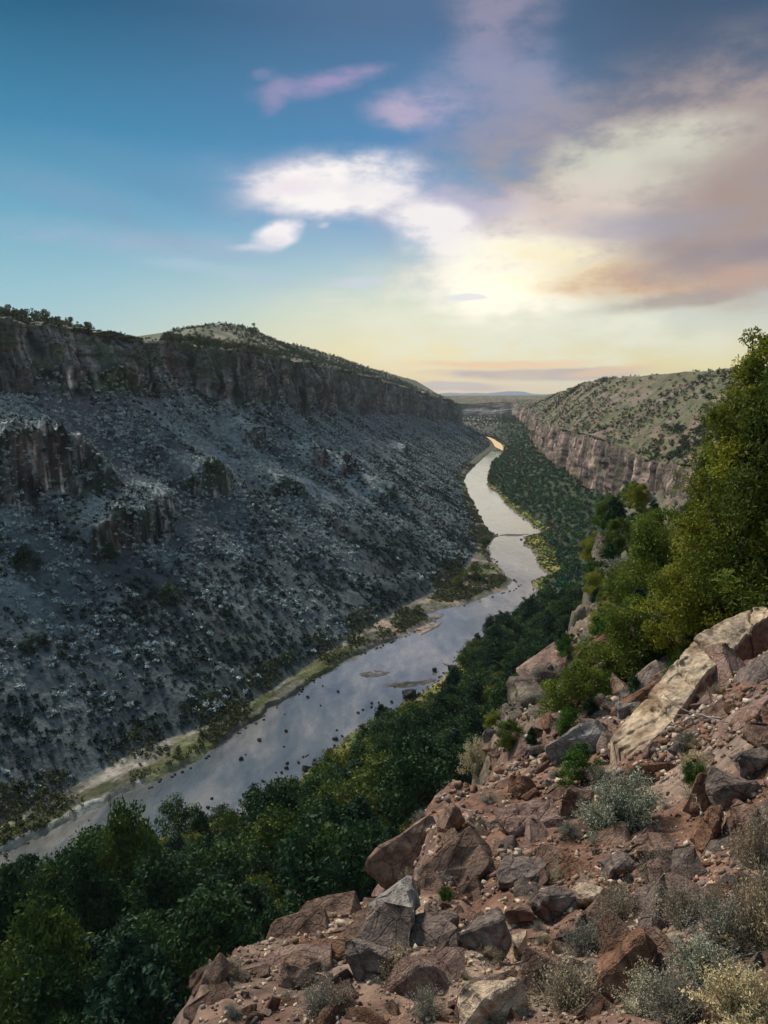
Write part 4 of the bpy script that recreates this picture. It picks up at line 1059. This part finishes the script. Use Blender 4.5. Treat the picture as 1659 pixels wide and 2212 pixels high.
# medium stones and rubble
rg = np.random.default_rng(55)
RM = {k: [rock_mesh(900 + i * 7 + j * 31, (1, .85, .7), M_RK[k], 12, sub=1, box=.5, name='rock') for i in range(3)] for j, k in enumerate(['brown', 'stone', 'mauve', 'rust'])}
def near_scatter(n, rexp, rnd):
    out = []
    while len(out) < n:
        dx = rnd.uniform(430, 1680) if rnd.uniform() < .86 else rnd.uniform(1680, 2600); dy = rnd.uniform(1340, 2215)
        p = bvh.ray_cast(EYE, Vector(ray(dx, dy)).normalized())[0]
        if p is None or p.length < 0: continue
        dpx = (p - EYE).length
        if dpx > 30: continue
        xc = np.interp(p.y, cy, cx)
        if p.x < xc - .3: continue
        out.append((p, dpx))
    return out
names = {'brown': ('brown angular rock lying loose on the rusty slope', 'loose brown rocks of the near slope'), 'stone': ('pale cream stone lying loose on the rusty slope', 'loose pale stones of the near slope'),
         'mauve': ('purple grey rock lying loose on the rusty slope', 'loose purple grey rocks of the near slope'), 'rust': ('rust red rock lying loose on the near slope', 'loose rust red rocks of the near slope')}
for (p, d) in near_scatter(240, 1, rg):
    k = ['brown', 'stone', 'mauve', 'rust'][int(rg.choice(4, p=[.34, .22, .26, .18]))]
    s = rg.uniform(10, 38) / S * d / F * (.75 if k == 'stone' else 1.25)
    o = obj('rock', RM[k][int(rg.integers(3))]); o.location = p + Vector((0, 0, s * .1)); o.scale = (s * rg.uniform(.8, 1.6), s, s * rg.uniform(.6, 1.1))
    o.rotation_euler = (rg.uniform(-.5, .5), rg.uniform(-.7, .2), rg.uniform(0, 6.28)); tag(o, names[k][0], 'rock', names[k][1])
RSL = {k: [rock_mesh(960 + i * 5 + j * 23, (1.5, 1.0, .62), M_RK[k], 11, sub=2, rough=.07, box=.85, name='outcrop_rock') for i in range(3)] for j, k in enumerate(['brown', 'mauve', 'rust', 'pink'])}
nmB = {'brown': ('brown jagged slab half buried in the rusty slope', 'half buried brown slabs'), 'mauve': ('grey purple jagged slab half buried in the rusty slope', 'half buried grey purple slabs'),
       'rust': ('rust red jagged slab half buried in the rusty slope', 'half buried rust red slabs'), 'pink': ('pinkish jagged slab half buried in the rusty slope', 'half buried pinkish slabs')}
for (p, d) in near_scatter(230, 1, rg):
    k = ['brown', 'mauve', 'rust', 'pink'][int(rg.choice(4, p=[.42, .2, .2, .18]))]
    s = (36 + 135 * rg.uniform() ** 2) / S * d / F
    o = obj('outcrop_rock', RSL[k][int(rg.integers(3))]); o.location = p - Vector((0, 0, s * .10)); o.scale = (s * rg.uniform(.7, 1.3), s * rg.uniform(.7, 1.1), s * rg.uniform(.6, 1.2))
    o.rotation_euler = (rg.normal(.25, .2), rg.normal(-.5, .25), rg.normal(.35, .5)); tag(o, nmB[k][0], 'outcrop rock', nmB[k][1])
# rubble: thousands of small chips
def rubble(n, seed):
    r = np.random.default_rng(seed); sc = near_scatter(n, 1, r)
    base = []
    bm = bmesh.new(); bmesh.ops.create_cube(bm, size=.8); bmesh.ops.triangulate(bm, faces=bm.faces[:]); bv = np.array([v.co[:] for v in bm.verts]); bf = np.array([[v.index for v in f.verts] for f in bm.faces]); bm.free()
    V = []; Fq = []; C = []
    pal = np.array([[.36, .27, .19], [.28, .19, .13], [.2, .115, .075], [.2, .16, .14], [.44, .36, .27], [.15, .085, .055]])
    for k, (p, d) in enumerate(sc):
        cl = vnoise(np.array([p.x * 1.1]), np.array([p.y * 1.1]), seed=141)[0]
        px = (1.6 + 10 * r.uniform(0, 1) ** 3.6) * (1.5 if cl > .2 else 1)
        if cl < -.15 and r.uniform() < .6: continue
        s = px / S * d / F
        M = np.array(Matrix.Rotation(r.uniform(0, 6.28), 3, Vector(rand_unit(1, r)[0])))
        v = (bv * r.uniform(.45, 1.35, (len(bv), 3)) * np.array([1.25, 1, .7])) @ M.T * s + np.array(p) + np.array([0, 0, s * .15])
        V.append(v); Fq.append(bf + len(Fq) * len(bv)); C.append(np.tile(pal[r.integers(0, 6)] * r.uniform(.75, 1.15), (len(bv), 1)))
    o = mesh_np('gravel', np.concatenate(V), np.concatenate(Fq), M_NEAR, np.concatenate(C)); tag(o, 'cream and brown rubble strewn over the near slope', 'gravel', kind='stuff')
rubble(25000, 57)

# ---- foreground plants ----
def sage_meshes(seed, mat, n=11000, ls=.012, nst=60):
    """an open dome of twigs with small leaves, 1 m wide and .75 m high"""
    r = np.random.default_rng(seed); parts = []; P = []; tone = []
    for k in range(nst):
        a = r.uniform(0, 6.28); el = r.uniform(.25, 1.5); L_ = r.uniform(.34, .56) * (1.1 if el < .8 else 1.25)
        d = np.array([math.cos(a) * math.cos(el), math.sin(a) * math.cos(el), math.sin(el)])
        p1 = d * L_ * .5 + r.normal(0, .03, 3); p2 = d * L_ + r.normal(0, .04, 3) + np.array([0, 0, .03])
        parts.append(tube([np.zeros(3), p1, p2], [.010, .006, .002], 4))
        m = n // nst; f = r.uniform(.35, 1.08, m)[:, None]; q = p1 * (1 - (f - .5) * 2) + p2 * ((f - .5) * 2)
        q = q + r.normal(0, .038, (m, 3)); q[:, 2] = np.maximum(q[:, 2], .01); P.append(q); tone.append(np.clip(r.normal(.5, .18) + r.normal(0, .14, m), 0, 1))
    V, Fq = leaf_quads(np.concatenate(P), ls, r, 1.7, .4); t = np.concatenate(tone)
    crown = mesh_np('foliage', V, Fq, mat, np.repeat(np.stack([t] * 3, -1), 4, axis=0), link=False)
    tv, tf = join(parts); return mesh_np('stems', tv, tf, M_DEAD if mat is M_SAGED else M_BARK, link=False), crown
SG = [sage_meshes(400 + i, M_SAGE) for i in range(2)]; SD = [sage_meshes(410 + i, M_SAGED, 5200, .011, 80) for i in range(3)]
def put_sage(dx, dy, wpx, label, dry=False, hk=1., group=None, nm='sagebrush'):
    p = hit(dx, dy, bvh)
    if p is None: print('MISS', label); return
    d = proj(p)[2]; s = wpx / S * d / F
    return place_tree(nm, (SD[random.randrange(3)] if dry else SG[random.randrange(2)]), p - Vector((0, 0, .02)), (s, s, s * hk), random.uniform(0, 6.28), label, 'shrub', group, ('stems', 'foliage'))
put_sage(1345, 1800, 175, 'biggest pale sagebrush in the middle of the rocky slope', hk=1.05)
put_sage(1290, 1795, 100, 'pale sagebrush crowding the left side of the biggest one')
put_sage(1430, 1905, 110, 'dull sagebrush below and right of the biggest one', True, 1.2)
put_sage(1265, 2060, 120, 'grey brush under the cracked boulder', True)
put_sage(1520, 2120, 150, 'large pale green sagebrush at the bottom right')
put_sage(1640, 2060, 200, 'dry thin brush at the right edge near the bottom', True, 1.4)
put_sage(1400, 2195, 150, 'pale brush cut by the bottom edge under the largest rust boulder')
put_sage(1600, 2205, 190, 'sagebrush filling the bottom right corner')
put_sage(1225, 2180, 190, 'dry brush at the bottom left of the largest rust boulder', True)
put_sage(1340, 1990, 110, 'wispy dry brush right of the smooth tan rock', True, 1.2)
put_sage(1470, 1990, 140, 'thin dark brush above the bottom right sagebrush', True, 1.0)
put_sage(1635, 1880, 130, 'pale thin brush by the foot of the rock rib', True, 1.5)
put_sage(1030, 1668, 80, 'light grey shrub on the crest among pale scree', hk=1.3)
put_sage(1000, 1690, 60, 'grey shrub left of the light grey crest shrub', hk=1.0)
put_sage(1095, 1585, 50, 'cream flowering shrub on the lichened outcrop')
put_sage(860, 2120, 120, 'grey brush low down beside the dark purple boulder', True)
put_sage(1500, 1680, 75, 'pale sagebrush above the leaning rust slab', hk=1.2)
put_sage(1480, 1620, 60, 'sparse dry shrub under the flank of the great slab', True, 1.2)
put_sage(1060, 2190, 120, 'dry brush beside the rounded tan rock', True)
put_sage(700, 2190, 130, 'dry brush at the bottom left of the slope', True)
put_sage(1560, 2060, 180, 'tall dry brush between the two bottom right sagebrushes', True, 1.1)
put_sage(1460, 2200, 190, 'dry brush at the bottom edge right of the pale brush', True, 1.0)
put_sage(1650, 1985, 150, 'straw coloured brush at the right edge above the bottom corner', True, 1.1)
put_sage(920, 2190, 100, 'low dry brush between the bottom rocks', True)
for k in range(110):     # tufts of dry grass
    p, d = near_scatter(1, 1, rg)[0]
    s = rg.uniform(22, 60) / S * d / F
    place_tree('dry_grass', SD[k % 3], p - Vector((0, 0, .01)), (s, s, s * rg.uniform(.5, 1.0)), rg.uniform(0, 6.28), 'small dry tuft scattered over the rusty slope', 'grass tuft', 'dry tufts of the near slope', ('stems', 'foliage'))

# junipers: leaves get denser the nearer the tree
JN = tree_meshes(320, 5.6, 3.0, prof_tall, M_JUN, 230, 64000, .024, 44, rc=.12, z0=.03, elong=1.5, up=.2)
JN2 = tree_meshes(321, 5.0, 3.4, prof_tall, M_JUN, 200, 54000, .025, 40, rc=.12, z0=.03, elong=1.5, up=.2)
JY = [tree_meshes(330 + i, 3.0, 2.8, prof_round, M_JUNY, 90, 24000, .032, 20, rc=.16, z0=.02, elong=1.5, up=.2) for i in range(2)]
JG = tree_meshes(340, 1.0, 1.15, prof_bush, M_GREENB, 44, 9000, .016, 12, rc=.17, z0=.02, elong=1.6)
def by_px(name, meshes, bh, dx, dy_top, dy_base, yd, label, wk=1., rz=0., cat='juniper'):
    """stands at forward distance yd, its foot on the near slope"""
    b_ = Py(dx, dy_base, yd); t_ = Py(dx, dy_top, yd)
    z = down(b_[0], b_[1]); z = b_[2] if z is None else min(z, b_[2] + .3)
    h = t_[2] - z; s = h / bh
    return place_tree(name, meshes, Vector((b_[0], b_[1], z - .03 * h)), (s * wk, s * wk, s), rz, label, cat)
by_px('juniper', JN, 5.6, 1592, 700, 1400, 15.5, 'tallest juniper with a pointed top rising over the skyline', .95, 1.0)
by_px('juniper', JN2, 5.0, 1715, 660, 1370, 14.5, 'dark juniper cut by the right edge of the picture', 1.0, 2.2)
by_px('juniper', JN2, 5.0, 1530, 850, 1420, 18, 'broad juniper leaning out left of the tallest one', .62, 4.0)
by_px('juniper', JY[0], 3.0, 1490, 1215, 1440, 16, 'bright yellow green juniper at the upper edge of the great slab', 1.05, .6)
by_px('juniper', JY[1], 3.0, 1365, 1290, 1500, 17.0, 'loose olive juniper with bare pale branches beside the crag', 1.0, 3.1)
by_px('juniper', JY[1], 3.0, 1425, 1100, 1330, 24.0, 'rounded juniper behind the loose olive one', .8, 1.9)
by_px('juniper', JN2, 5.0, 1380, 1140, 1250, 42.0, 'dark juniper growing behind the tall narrow crag', .8, .3)
by_px('juniper', JY[0], 3.0, 1240, 1430, 1615, 15.5, 'yellow green bushy juniper between the outcrop and the grey ledge', 1.0, 2.5)
by_px('juniper', JY[1], 3.0, 1320, 1420, 1540, 17.0, 'dull green juniper behind the yellow green bushy one', 1.1, 5.1)
by_px('juniper', JN2, 5.0, 1630, 1000, 1380, 18.5, 'shaded juniper filling the gap below the tallest one', 1.1, 5.5)
put_plant('shrub', JG, 1.0, 1256, 1695, 92, 'deep green shrub on the pink and tan slabs', 'shrub', 1.0, b=bvh)
put_plant('shrub', JG, 1.0, 1500, 1700, 62, 'small green shrub left of the mauve block', 'shrub', .9, b=bvh)
put_plant('shrub', JY[0], 3.0, 945, 1705, 58, 'bright yellow bush on the crest above the dark trees', 'shrub', 1.25, b=bvh)
put_plant('shrub', JY[1], 3.0, 885, 1715, 50, 'olive bush left of the bright yellow bush', 'shrub', 1.1, b=bvh)
put_plant('shrub', JG, 1.0, 962, 1950, 44, 'narrow little shrub beside the pale grey ridge', 'shrub', .7, b=bvh)

rq = np.random.default_rng(91); spur = []
while len(spur) < 64:
    p = bvh.ray_cast(EYE, Vector(ray(*((rq.uniform(1255, 1430), rq.uniform(1110, 1400)) if len(spur) % 3 == 0 else (rq.uniform(1060, 1660), rq.uniform(1090, 1640))))).normalized())[0]
    if p is None or not 13 < p.length - 0 and False: continue
    d_ = (p - EYE).length
    if d_ < 13 or d_ > 120: continue
    if any((p - q_).length < .035 * d_ for q_ in spur): continue
    spur.append(p); hpx = rq.uniform(34, 80); h = hpx / S * d_ / F
    k = rq.uniform()
    me_, bh = ((JY[int(rq.integers(2))], 3.0) if k < .35 else (JG, 1.0) if k < .6 else (TR[4 + int(rq.integers(3))], 7.0) if k < .8 else (SG[int(rq.integers(2))], .8))
    lab, gp = (('olive bush rooted on the rocky spur', 'olive bushes of the spur') if k < .35 else ('deep green bush rooted on the rocky spur', 'green bushes of the spur') if k < .6 else
               ('dark little tree rooted on the rocky spur', 'dark trees of the spur') if k < .8 else ('pale sagebrush on the rocky spur', 'sagebrush of the spur'))
    s_ = h / bh * (.7 if k >= .8 else 1)
    place_tree('bush' if k < .6 else 'tree' if k < .8 else 'sagebrush', me_, p - Vector((0, 0, .04 * h)), (s_, s_, s_), rq.uniform(0, 6.28), lab, 'bush' if k < .6 else 'tree' if k < .8 else 'shrub', gp)
for k in range(60):
    p = bvh.ray_cast(EYE, Vector(ray(rq.uniform(1060, 1600), rq.uniform(1120, 1640))).normalized())[0]
    if p is None: continue
    d_ = (p - EYE).length
    if d_ < 12 or d_ > 120: continue
    kk = ['brown', 'mauve'][k % 2]; s_ = rq.uniform(18, 60) / S * d_ / F
    o = obj('rock', RM[kk][k % 3]); o.location = p; o.scale = (s_, s_, s_ * rq.uniform(.7, 1.4)); o.rotation_euler = (rq.uniform(-.4, .4), rq.uniform(-.4, .4), rq.uniform(0, 6))
    tag(o, 'weathered rock lodged on the farther spur below the junipers', 'rock', 'rocks of the farther spur')
# bleached dead branches
def branch(dx, dy, wpx, label, seed, flat=.35):
    p = hit(dx, dy, bvh); d = proj(p)[2]; L_ = wpx / S * d / F; r = np.random.default_rng(seed); parts = []
    def grow(a, dr, ln, rd, lev):
        q = a + dr * ln * .5 + r.normal(0, .05 * ln, 3); e_ = a + dr * ln + r.normal(0, .08 * ln, 3)
        parts.append(tube([a, q, e_], [rd, rd * .75, rd * .4], 5))
        if lev:
            for _ in range(3):
                nd = dr + r.normal(0, .55, 3) * np.array([1, 1, flat]); nd /= np.linalg.norm(nd)
                grow(a * .4 + e_ * .6 if _ else e_, nd, ln * .6, rd * .5, lev - 1)
    a0 = r.uniform(0, 6.28); grow(np.zeros(3), np.array([math.cos(a0), math.sin(a0) * .5, .25]), L_ * .55, L_ * .02, 3)
    v, f = join(parts); o = mesh_np('dead_branch', v, f, M_DEAD, smooth=True); o.location = p + Vector((0, 0, L_ * .05)); tag(o, label, 'branch')
branch(1560, 1560, 150, 'bleached dead branch spread under the flank of the great slab', 1)
branch(1590, 1640, 120, 'dead twiggy branch above the mauve block', 4)
branch(1530, 1730, 100, 'pale root crossing above the upright rust rock', 6)
branch(1280, 1915, 60, 'short bleached stick below the dark grey block', 8)
branch(1380, 1480, 110, 'bare pale limb reaching out of the loose olive juniper', 12, 1.0)
branch(560, 1840, 120, 'pale snag lying over the dark trees lower left', 15) if hit(560, 1840, bvh) else None

# ------------------------------------------------------------------ sky
w = bpy.data.worlds.new('World'); SC.world = w; w.use_nodes = True
nt = w.node_tree; bg = nt.nodes['Background']
def srgb(c): return tuple(((v / 255.) / 12.92 if v / 255. <= .04045 else ((v / 255. + .055) / 1.055) ** 2.4) for v in c)
tc = nt.nodes.new('ShaderNodeTexCoord'); sx = nt.nodes.new('ShaderNodeSeparateXYZ'); nt.links.new(tc.outputs['Generated'], sx.inputs[0])
def M(op, a, b=None, c=None):
    n = nt.nodes.new('ShaderNodeMath'); n.operation = op
    for i, v in enumerate((a, b, c)):
        if v is None: continue
        if isinstance(v, bpy.types.NodeSocket): nt.links.new(v, n.inputs[i])
        else: n.inputs[i].default_value = v
    return n.outputs[0]
az = M('ARCTAN2', sx.outputs[0], sx.outputs[1])
hyp = M('SQRT', M('ADD', M('MULTIPLY', sx.outputs[0], sx.outputs[0]), M('MULTIPLY', sx.outputs[1], sx.outputs[1])))
el = M('ARCTAN2', sx.outputs[2], hyp)
def azel(dx, dy):
    r = ray(dx, dy); return math.atan2(r[0], r[1]), math.atan2(r[2], math.hypot(r[0], r[1]))
cmb = nt.nodes.new('ShaderNodeCombineXYZ'); nt.links.new(az, cmb.inputs[0]); nt.links.new(el, cmb.inputs[1])
mpn = nt.nodes.new('ShaderNodeMapping'); mpn.inputs['Scale'].default_value = (1, 2.2, 1); nt.links.new(cmb.outputs[0], mpn.inputs[0])
def nz(scale, det, off=0):
    n = nt.nodes.new('ShaderNodeTexNoise'); n.inputs['Scale'].default_value = scale; n.inputs['Detail'].default_value = det
    m_ = nt.nodes.new('ShaderNodeMapping'); m_.inputs['Location'].default_value = (off, off * .7, 0); nt.links.new(mpn.outputs[0], m_.inputs[0]); nt.links.new(m_.outputs[0], n.inputs['Vector']); return n
wn = nz(5, 5); wsub = nt.nodes.new('ShaderNodeVectorMath'); wsub.operation = 'SUBTRACT'; nt.links.new(wn.outputs['Color'], wsub.inputs[0]); wsub.inputs[1].default_value = (.5, .5, .5)
wsc = nt.nodes.new('ShaderNodeVectorMath'); wsc.operation = 'MULTIPLY'; nt.links.new(wsub.outputs[0], wsc.inputs[0]); wsc.inputs[1].default_value = (.11, .035, 0)
wad = nt.nodes.new('ShaderNodeVectorMath'); wad.operation = 'ADD'; nt.links.new(cmb.outputs[0], wad.inputs[0]); nt.links.new(wsc.outputs[0], wad.inputs[1])
eln = M('DIVIDE', el, R(60))
def rampw(stops):   # stops: (elevation deg, srgb)
    return ramp(nt, eln, [(max(0, e / 60.), srgb(c)) for e, c in stops])
skyL = rampw([(0, (206, 214, 196)), (3, (178, 206, 204)), (7, (150, 194, 208)), (12, (108, 168, 196)), (17, (66, 136, 174)), (24, (28, 92, 128)), (34, (50, 110, 150)), (45, (140, 175, 200)), (60, (165, 190, 210))])  # topmost stops, above the view, brightened as added light on the land
skyC = rampw([(0, (240, 200, 156)), (1.0, (252, 216, 150)), (3, (247, 230, 172)), (6, (222, 226, 202)), (9, (176, 202, 212)), (12, (124, 170, 204)), (17, (82, 138, 184)), (24, (78, 110, 148)), (34, (80, 108, 145)), (45, (145, 175, 200)), (60, (165, 190, 210))])
skyR = rampw([(0, (236, 214, 150)), (2, (236, 222, 160)), (5, (204, 210, 200)), (9, (170, 172, 178)), (15, (138, 132, 142)), (20, (82, 100, 128)), (25, (56, 84, 112)), (34, (70, 98, 125)), (45, (145, 172, 195)), (60, (165, 190, 210))])
def mr(v, a, b):
    n = nt.nodes.new('ShaderNodeMapRange'); n.interpolation_type = 'SMOOTHSTEP'; nt.links.new(v, n.inputs[0])
    n.inputs[1].default_value = a; n.inputs[2].default_value = b; return n.outputs[0]
azw = nt.nodes.new('ShaderNodeSeparateXYZ'); nt.links.new(wad.outputs[0], azw.inputs[0])
base = mixn(nt, mr(azw.outputs[0], R(-26), R(4)), skyL, skyC); base = mixn(nt, mr(azw.outputs[0], R(2), R(22)), base, skyR)
cn = nz(9, 6, 3.3)
cnf = mr(cn.outputs['Fac'], .25, .6)
blobs = [ # x, y, rx, ry, rot, colour, opacity, softness(0..1 inner edge)
    (1150, 690, 620, 190, 0, (236, 236, 214), .75, .8),
    (1080, 90, 150, 330, 0, (156, 150, 172), .65, .9), (1030, 210, 260, 130, 10, (140, 150, 185), .6, .9),
    (1440, 380, 680, 260, 8, (170, 156, 154), .85, .75),
    (1150, 250, 260, 110, -15, (150, 150, 170), .45, .8),
    (1370, 350, 260, 100, 5, (212, 212, 196), .85, .7),
    (1620, 500, 330, 200, 0, (168, 148, 140), .8, .8),
    (1180, 500, 330, 130, 12, (222, 206, 196), .85, .7),
    (1400, 480, 240, 50, 0, (158, 160, 178), .55, .9),
    (760, 430, 400, 120, -4, (170, 178, 208), .55, .8),
    (900, 430, 320, 90, -8, (196, 190, 214), .5, .8),
    (715, 400, 260, 95, 3, (225, 212, 228), .8, .9), (735, 402, 230, 82, 3, (252, 247, 244), 1, .6), (640, 398, 120, 34, 0, (240, 230, 236), .8, .8), (820, 408, 90, 44, 0, (250, 244, 244), .7, .8),
    (935, 498, 130, 82, -22, (246, 240, 240), .95, .7),
    (1090, 600, 240, 140, 0, (254, 250, 236), 1, .75), (1110, 615, 200, 110, 0, (280, 270, 240), .8, 1),
    (1240, 585, 260, 84, -10, (250, 238, 196), .85, .9),
    (1390, 605, 300, 70, 0, (216, 182, 150), .9, .8),
    (1560, 560, 320, 66, 6, (146, 138, 148), .65, .9), (1500, 640, 300, 26, 8, (160, 152, 150), .6, .8),
    (1640, 600, 130, 38, 0, (196, 164, 148), .7, .8),
    (588, 512, 64, 34, 24, (248, 242, 244), 1, .8), (540, 535, 70, 11, 0, (225, 225, 236), .8, .8), (678, 495, 22, 8, 0, (200, 202, 222), .7, .8),
    (700, 186, 185, 30, 8, (160, 150, 190), .85, .9), (600, 205, 70, 28, 32, (150, 146, 186), .7, .9), (585, 160, 44, 14, 0, (130, 140, 180), .6, .9),
    (905, 248, 130, 44, 0, (180, 170, 198), .9, .9),
    (330, 520, 380, 44, -2, (160, 182, 206), .6, .8), (200, 440, 300, 60, -16, (120, 160, 192), .5, .9), (350, 380, 300, 60, -14, (96, 150, 186), .5, .9), (480, 590, 220, 26, -6, (176, 200, 214), .6, .8),
    (765, 606, 100, 18, 2, (206, 214, 226), .8, .6), (1005, 643, 60, 10, 0, (232, 232, 236), .8, .6),
    (1180, 806, 330, 20, 0, (196, 172, 166), .75, .6), (1080, 783, 260, 14, 0, (246, 206, 160), .7, .6), (960, 838, 180, 14, 0, (190, 172, 176), .6, .6), (1330, 800, 150, 14, 4, (236, 200, 160), .6, .6),
]
wn2 = nz(13, 9, 7.7); wn2.inputs['Roughness'].default_value = .62
wisp = M('MULTIPLY_ADD', mr(wn2.outputs['Fac'], .3, .7), 0.85, .52)
colr = base
for (x, y, rx, ry, rot, c, op, so) in blobs:
    a, e = azel(x, y); k = 1 / S / F
    m_ = nt.nodes.new('ShaderNodeMapping'); m_.vector_type = 'TEXTURE'
    m_.inputs['Location'].default_value = (a, e, 0); m_.inputs['Rotation'].default_value = (0, 0, R(rot)); m_.inputs['Scale'].default_value = (rx * k, ry * k, 1)
    nt.links.new(wad.outputs[0], m_.inputs[0])
    # flatten z so that the gradient is a pure ellipse
    g = nt.nodes.new('ShaderNodeTexGradient'); g.gradient_type = 'SPHERICAL'; nt.links.new(m_.outputs[0], g.inputs[0])
    f = mr(M('MULTIPLY', g.outputs['Fac'], wisp), .03, so)
    f = M('MULTIPLY', f, M('MULTIPLY_ADD', cnf, .45, .75)); f = M('MINIMUM', M('MULTIPLY', f, op), 1.0)
    colr = mixn(nt, f, colr, srgb(c))
nt.links.new(colr, bg.inputs['Color']); bg.inputs['Strength'].default_value = 1.0

sun = bpy.data.lights.new('sun', 'SUN'); sun.energy = 4.9; sun.angle = R(9); sun.color = (1, .91, .79)
so_ = bpy.data.objects.new('sun', sun); COL.objects.link(so_)
saz, sel = R(-38), R(42)
sd = Vector((math.sin(saz) * math.cos(sel), math.cos(saz) * math.cos(sel), math.sin(sel)))
so_.rotation_euler = sd.to_track_quat('Z', 'Y').to_euler(); so_.location = (0, 0, 300)

# ------------------------------------------------------------------ air
HAZE = 4.2e-5
if HAZE:
    m = bpy.data.materials.new('valley_air'); m.use_nodes = True; t = m.node_tree; t.nodes.clear()
    out = t.nodes.new('ShaderNodeOutputMaterial'); pv = t.nodes.new('ShaderNodeVolumePrincipled')
    pv.inputs['Density'].default_value = HAZE; pv.inputs['Color'].default_value = (.78, .86, .95, 1); pv.inputs['Anisotropy'].default_value = .2
    t.links.new(pv.outputs[0], out.inputs['Volume'])
    bm = bmesh.new(); bmesh.ops.create_cube(bm, size=1)
    for v in bm.verts: v.co = (v.co.x * 19000, 6000 + v.co.y * 17500, -4 + (v.co.z + .5) * 330)
    me = bpy.data.meshes.new('haze'); bm.to_mesh(me); bm.free(); me.materials.append(m)
    hz = obj('haze', me); tag(hz, 'thin pale evening haze filling the gorge', kind='stuff')

# ------------------------------------------------------------------ camera
cam = bpy.data.cameras.new('camera'); co_ = bpy.data.objects.new('camera', cam); COL.objects.link(co_)
cam.sensor_fit = 'VERTICAL'; cam.sensor_height = 36; cam.lens = 27.0; cam.clip_start = .05; cam.clip_end = 40000
co_.location = (0, 0, H); co_.rotation_euler = (R(90) - PITCH, 0, 0)
SC.camera = co_
SC.view_settings.view_transform = 'Standard'; SC.view_settings.look = 'None'; SC.view_settings.exposure = 0; SC.view_settings.gamma = 1
SC.cycles.max_bounces = 4; SC.cycles.diffuse_bounces = 2; SC.cycles.glossy_bounces = 2; SC.cycles.transmission_bounces = 2; SC.cycles.volume_bounces = 0
SC.cycles.sample_clamp_indirect = 4
